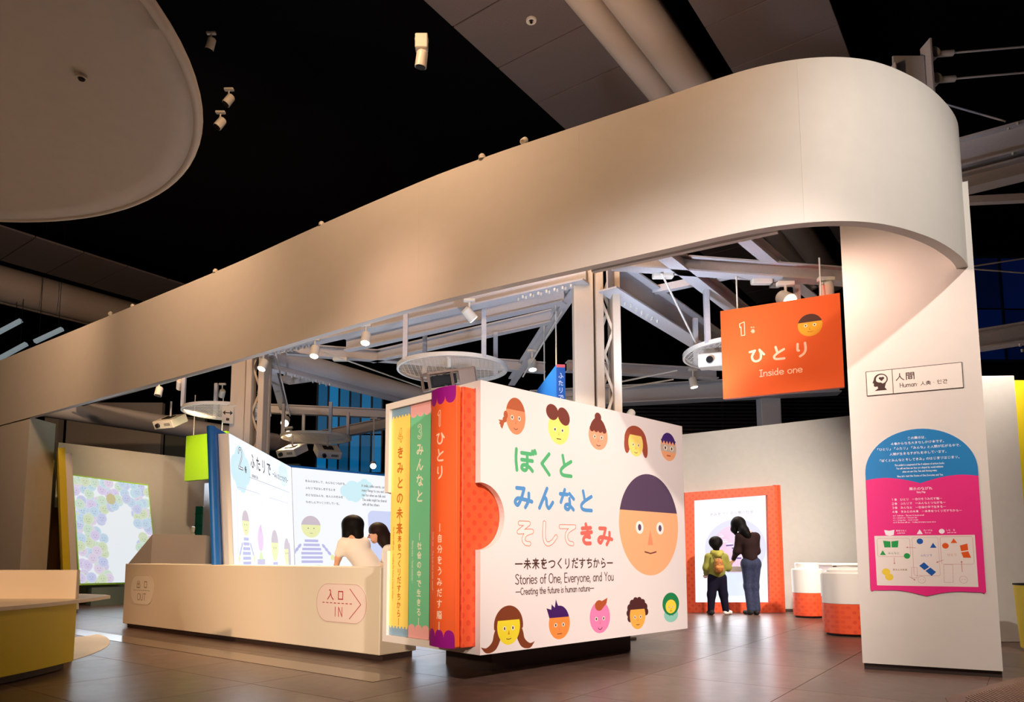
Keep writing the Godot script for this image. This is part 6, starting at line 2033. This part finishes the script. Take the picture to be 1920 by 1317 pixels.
func child() -> void:
	var t := person("child in an olive hooded jacket and dark trousers wearing a small backpack", Vector3(3.86, 0, -12.42), 0.0)
	var fwd := Vector3(0.45, -0.05, -0.89).normalized()
	var up := Vector3(0.0, 1.0, 0.0)
	var hc := Vector3(0.0, 1.20, -0.01)
	var sk := Body.new()
	head_of(sk, hc, fwd, up, 0.1)
	sk.cap(hc - up * 0.06, Vector3(0, 1.03, 0.0), 0.045, 0.05)
	sk.cap(Vector3(0, 1.03, 0.0), Vector3(0, 0.7, 0.0), 0.07, 0.08)
	sk.chain([[Vector3(-0.14, 0.99, 0.0), 0.04], [Vector3(-0.18, 0.8, 0.0), 0.033], [Vector3(-0.15, 0.68, -0.12), 0.024]])
	hand(sk, Vector3(-0.15, 0.68, -0.12), Vector3(0.1, -0.3, -0.95).normalized(), Vector3(1, 0, 0), 0.8)
	sk.chain([[Vector3(0.14, 0.99, 0.0), 0.04], [Vector3(0.2, 0.8, -0.02), 0.033], [Vector3(0.26, 0.76, -0.2), 0.024]])
	hand(sk, Vector3(0.26, 0.76, -0.2), Vector3(0.5, 0.0, -0.86).normalized(), Vector3(0.8, 0, 0.4).normalized(), 0.8)
	var bd := part(t, "body", sk.build(0.011), M.skin)
	face_bits(bd, hc, fwd, up, 0.1)
	var j := Body.new()
	j.k = 0.05
	j.chain([[Vector3(0, 1.0, 0.0), 0.085], [Vector3(0, 0.85, 0.0), 0.135], [Vector3(0, 0.74, 0.0), 0.14]])
	j.cap(Vector3(-0.11, 0.98, 0.0), Vector3(0.11, 0.98, 0.0), 0.065, 0.065)
	j.chain([[Vector3(-0.14, 0.98, 0.0), 0.062], [Vector3(-0.18, 0.8, 0.0), 0.056], [Vector3(-0.155, 0.70, -0.10), 0.046]])
	j.chain([[Vector3(0.14, 0.98, 0.0), 0.062], [Vector3(0.2, 0.8, -0.02), 0.056], [Vector3(0.25, 0.765, -0.17), 0.046]])
	part(t, "jacket", j.build(0.013), mat(rgb(128, 128, 50), 0.8))
	var hd := Body.new()
	hd.chain([[Vector3(-0.07, 1.06, 0.04), 0.045], [Vector3(0, 1.03, 0.10), 0.055], [Vector3(0.07, 1.06, 0.04), 0.045]])
	part(t, "hood", hd.build(0.012), mat(rgb(170, 164, 70), 0.8))
	var tr := Body.new()
	tr.k = 0.04
	tr.chain([[Vector3(-0.06, 0.62, 0.0), 0.105], [Vector3(-0.105, 0.34, 0.0), 0.07], [Vector3(-0.13, 0.08, 0.02), 0.056]])
	tr.chain([[Vector3(0.06, 0.62, 0.0), 0.105], [Vector3(0.10, 0.34, 0.0), 0.07], [Vector3(0.125, 0.08, 0.02), 0.056]])
	part(t, "trousers", tr.build(0.013), mat(rgb(22, 20, 36), 0.9, 0.2))
	for s in [[Vector3(-0.13, 0, 0.02), Vector3(-0.1, 0, -1)], [Vector3(0.15, 0, 0.0), Vector3(0.75, 0, -0.66)]]:
		var sh := Body.new()
		foot(sh, s[0], s[1].normalized(), 0.2)
		sh.cap(s[0] + Vector3(0, 0.05, 0.01), s[0] + Vector3(0, 0.085, 0.01), 0.04, 0.036)
		part(t, "shoe", sh.build(0.01), M.black if s[0].x < 0 else M.white_plain)
	var hr := Body.new()
	hr.k = 0.03
	hr.ell(hc + Vector3(-0.005, 0.035, 0.012), Vector3(0.118, 0.108, 0.115))
	hr.cap(hc + Vector3(-0.02, -0.02, 0.05), hc + Vector3(-0.01, -0.09, 0.05), 0.08, 0.05)
	part(t, "hair", hr.build(0.011), M.black_hair)
	# backpack
	var b := thing("backpack", "small brown and orange patterned backpack on the child's back", "backpack", Vector3(3.83, 0.84, -12.215))
	var bb := Body.new()
	bb.k = 0.04
	bb.cap(Vector3(0, -0.05, 0), Vector3(0, 0.05, 0), 0.085, 0.075)
	part(b, "pack", bb.build(0.012), tri_mat(noise_tex(0.05, rgb(80, 40, 20), rgb(226, 150, 60), 55, 128), 4.0, 0.7))
	var pk := Body.new()
	pk.cap(Vector3(-0.035, -0.03, 0.055), Vector3(0.035, -0.03, 0.055), 0.035, 0.035)
	part(b, "pocket", pk.build(0.01), mat(rgb(200, 124, 60), 0.7))
	for s in [-1.0, 1.0]:
		part(b, "strap", m_bar(Vector3(s * 0.05, 0.08, -0.01), Vector3(s * 0.075, 0.165, -0.09), 0.02, 0.008), mat(rgb(90, 80, 40), 0.8))

func girl_front() -> void:
	var t := person("girl with a black bob in a short-sleeved cream top leaning behind the counter", Vector3(-1.42, 0, -8.62), 0.0)
	# seen from behind, leaning to her left
	var fwd := Vector3(-0.2, -0.15, -0.96).normalized()
	var up := Vector3(-0.08, 0.99, -0.05).normalized()
	var hc := Vector3(-0.26, 1.345, -0.05)
	var sk := Body.new()
	head_of(sk, hc, fwd, up, 0.105)
	sk.cap(hc - up * 0.06, Vector3(-0.24, 1.2, 0.0), 0.048, 0.052)
	sk.cap(Vector3(-0.24, 1.2, 0.0), Vector3(-0.05, 0.85, 0.0), 0.08, 0.09)
	sk.chain([[Vector3(-0.36, 1.16, 0.02), 0.045], [Vector3(-0.42, 0.98, 0.0), 0.038], [Vector3(-0.475, 0.78, -0.05), 0.027]])
	hand(sk, Vector3(-0.475, 0.78, -0.05), Vector3(-0.15, -0.7, -0.7).normalized(), Vector3(1, 0, 0), 0.9)
	sk.chain([[Vector3(-0.12, 1.16, -0.03), 0.045], [Vector3(-0.16, 0.96, -0.2), 0.038], [Vector3(-0.3, 0.8, -0.24), 0.027]])
	hand(sk, Vector3(-0.3, 0.8, -0.24), Vector3(-0.5, -0.5, -0.7).normalized(), Vector3(0.8, 0, -0.5).normalized(), 0.9)
	for s in [-1.0, 1.0]:
		sk.chain([[Vector3(0.02 + s * 0.08, 0.78, 0.0), 0.09], [Vector3(0.03 + s * 0.08, 0.42, -0.02), 0.055], [Vector3(0.04 + s * 0.08, 0.08, 0.02), 0.035]])
		foot(sk, Vector3(0.04 + s * 0.08, 0, 0.02), Vector3(-0.3, 0, -0.95).normalized(), 0.22)
	var bd := part(t, "body", sk.build(0.012), M.skin)
	face_bits(bd, hc, fwd, up, 0.105)
	var sh := Body.new()
	sh.k = 0.06
	sh.chain([[Vector3(-0.24, 1.19, 0.0), 0.07], [Vector3(-0.19, 1.06, 0.01), 0.135], [Vector3(-0.09, 0.92, 0.01), 0.135], [Vector3(0.0, 0.80, 0.01), 0.15]])
	sh.cap(Vector3(-0.34, 1.15, 0.02), Vector3(-0.13, 1.15, -0.02), 0.062, 0.062)
	sh.cap(Vector3(-0.36, 1.15, 0.02), Vector3(-0.405, 1.03, 0.01), 0.06, 0.058)
	sh.cap(Vector3(-0.12, 1.15, -0.03), Vector3(-0.14, 1.03, -0.12), 0.06, 0.056)
	part(t, "top", sh.build(0.013), mat(rgb(238, 230, 222), 0.85))
	var sk2 := Body.new()
	sk2.k = 0.05
	sk2.chain([[Vector3(-0.05, 0.79, 0.0), 0.13], [Vector3(0.09, 0.79, 0.0), 0.13]])
	sk2.chain([[Vector3(-0.05, 0.72, 0.0), 0.13], [Vector3(-0.06, 0.48, 0.0), 0.15]])
	sk2.chain([[Vector3(0.09, 0.72, 0.0), 0.13], [Vector3(0.12, 0.48, 0.0), 0.15]])
	part(t, "skirt", sk2.build(0.016), mat(rgb(196, 176, 156), 0.85))
	var bl := MB.new()
	bl.bar(Vector3(0.0, 0.86, 0.155), Vector3(-0.16, 0.81, 0.13), 0.012, 0.022)
	part(t, "belt_tie", bl.done(), mat(rgb(206, 184, 160), 0.8))
	var hr := Body.new()
	hr.k = 0.04
	hr.ell(hc + Vector3(0, 0.04, 0.01), Vector3(0.118, 0.11, 0.118))
	hr.chain([[hc + Vector3(-0.04, 0.03, 0.02), 0.095], [hc + Vector3(-0.05, -0.12, 0.035), 0.075]])
	hr.chain([[hc + Vector3(0.04, 0.03, 0.03), 0.095], [hc + Vector3(0.06, -0.13, 0.045), 0.075]])
	hr.chain([[hc + Vector3(0.06, -0.1, 0.05), 0.06], [hc + Vector3(0.075, -0.19, 0.06), 0.04]])
	part(t, "hair", hr.build(0.011), M.black_hair)

func girl_profile() -> void:
	var t := person("girl with long dark hair in a white long-sleeved top seen in profile behind the counter", Vector3(-1.13, 0, -8.95), 0.0)
	var fwd := Vector3(-0.96, -0.22, 0.1).normalized()
	var up := Vector3(-0.2, 0.97, 0.0).normalized()
	var hc := Vector3(-0.31, 1.27, 0.0)
	var sk := Body.new()
	head_of(sk, hc, fwd, up, 0.1)
	sk.cap(hc - up * 0.06 - fwd * 0.03, Vector3(-0.17, 1.12, 0.0), 0.045, 0.05)
	sk.cap(Vector3(-0.17, 1.12, 0.0), Vector3(0.0, 0.8, 0.0), 0.075, 0.085)
	sk.chain([[Vector3(-0.15, 1.07, 0.12), 0.042], [Vector3(-0.19, 0.86, 0.15), 0.036], [Vector3(-0.36, 0.78, 0.13), 0.025]])
	hand(sk, Vector3(-0.36, 0.78, 0.13), Vector3(-0.95, -0.3, 0.0).normalized(), Vector3(0, 0, 1), 0.85)
	sk.chain([[Vector3(-0.15, 1.07, -0.12), 0.042], [Vector3(-0.2, 0.86, -0.15), 0.036], [Vector3(-0.37, 0.78, -0.13), 0.025]])
	hand(sk, Vector3(-0.37, 0.78, -0.13), Vector3(-0.95, -0.3, 0.0).normalized(), Vector3(0, 0, 1), 0.85)
	for s in [-1.0, 1.0]:
		sk.chain([[Vector3(0.03, 0.76, s * 0.07), 0.08], [Vector3(0.0, 0.42, s * 0.08), 0.052], [Vector3(0.03, 0.08, s * 0.08), 0.034]])
		foot(sk, Vector3(0.03, 0, s * 0.08), Vector3(-1, 0, 0), 0.21)
	var bd := part(t, "body", sk.build(0.012), M.skin)
	face_bits(bd, hc, fwd, up, 0.1)
	var sh := Body.new()
	sh.k = 0.05
	sh.chain([[Vector3(-0.165, 1.11, 0.0), 0.07], [Vector3(-0.12, 1.0, 0.0), 0.115], [Vector3(-0.03, 0.82, 0.0), 0.125], [Vector3(0.0, 0.7, 0.0), 0.13]])
	sh.cap(Vector3(-0.15, 1.07, 0.1), Vector3(-0.15, 1.07, -0.1), 0.06, 0.06)
	for s in [-1.0, 1.0]:
		sh.chain([[Vector3(-0.15, 1.06, s * 0.12), 0.058], [Vector3(-0.195, 0.86, s * 0.15), 0.05], [Vector3(-0.33, 0.79, s * 0.13), 0.04]])
	part(t, "top", sh.build(0.013), mat(rgb(228, 222, 214), 0.85))
	var tr := Body.new()
	tr.k = 0.05
	for s in [-1.0, 1.0]:
		tr.chain([[Vector3(0.03, 0.72, s * 0.06), 0.11], [Vector3(0.0, 0.42, s * 0.08), 0.075], [Vector3(0.03, 0.12, s * 0.08), 0.06]])
	part(t, "trousers", tr.build(0.016), mat(rgb(70, 70, 90), 0.85))
	var hr := Body.new()
	hr.k = 0.035
	hr.ell(hc + up * 0.045 - fwd * 0.02, Vector3(0.112, 0.102, 0.11))
	hr.chain([[hc - fwd * 0.04 + up * 0.02, 0.1], [hc - fwd * 0.08 - up * 0.09, 0.08], [Vector3(-0.14, 1.05, 0.06), 0.05], [Vector3(-0.10, 0.93, 0.10), 0.03]])
	hr.chain([[hc - fwd * 0.07, 0.08], [Vector3(-0.12, 1.13, -0.03), 0.06], [Vector3(0.0, 1.03, -0.02), 0.04]])
	part(t, "hair", hr.build(0.011), M.brown_hair)
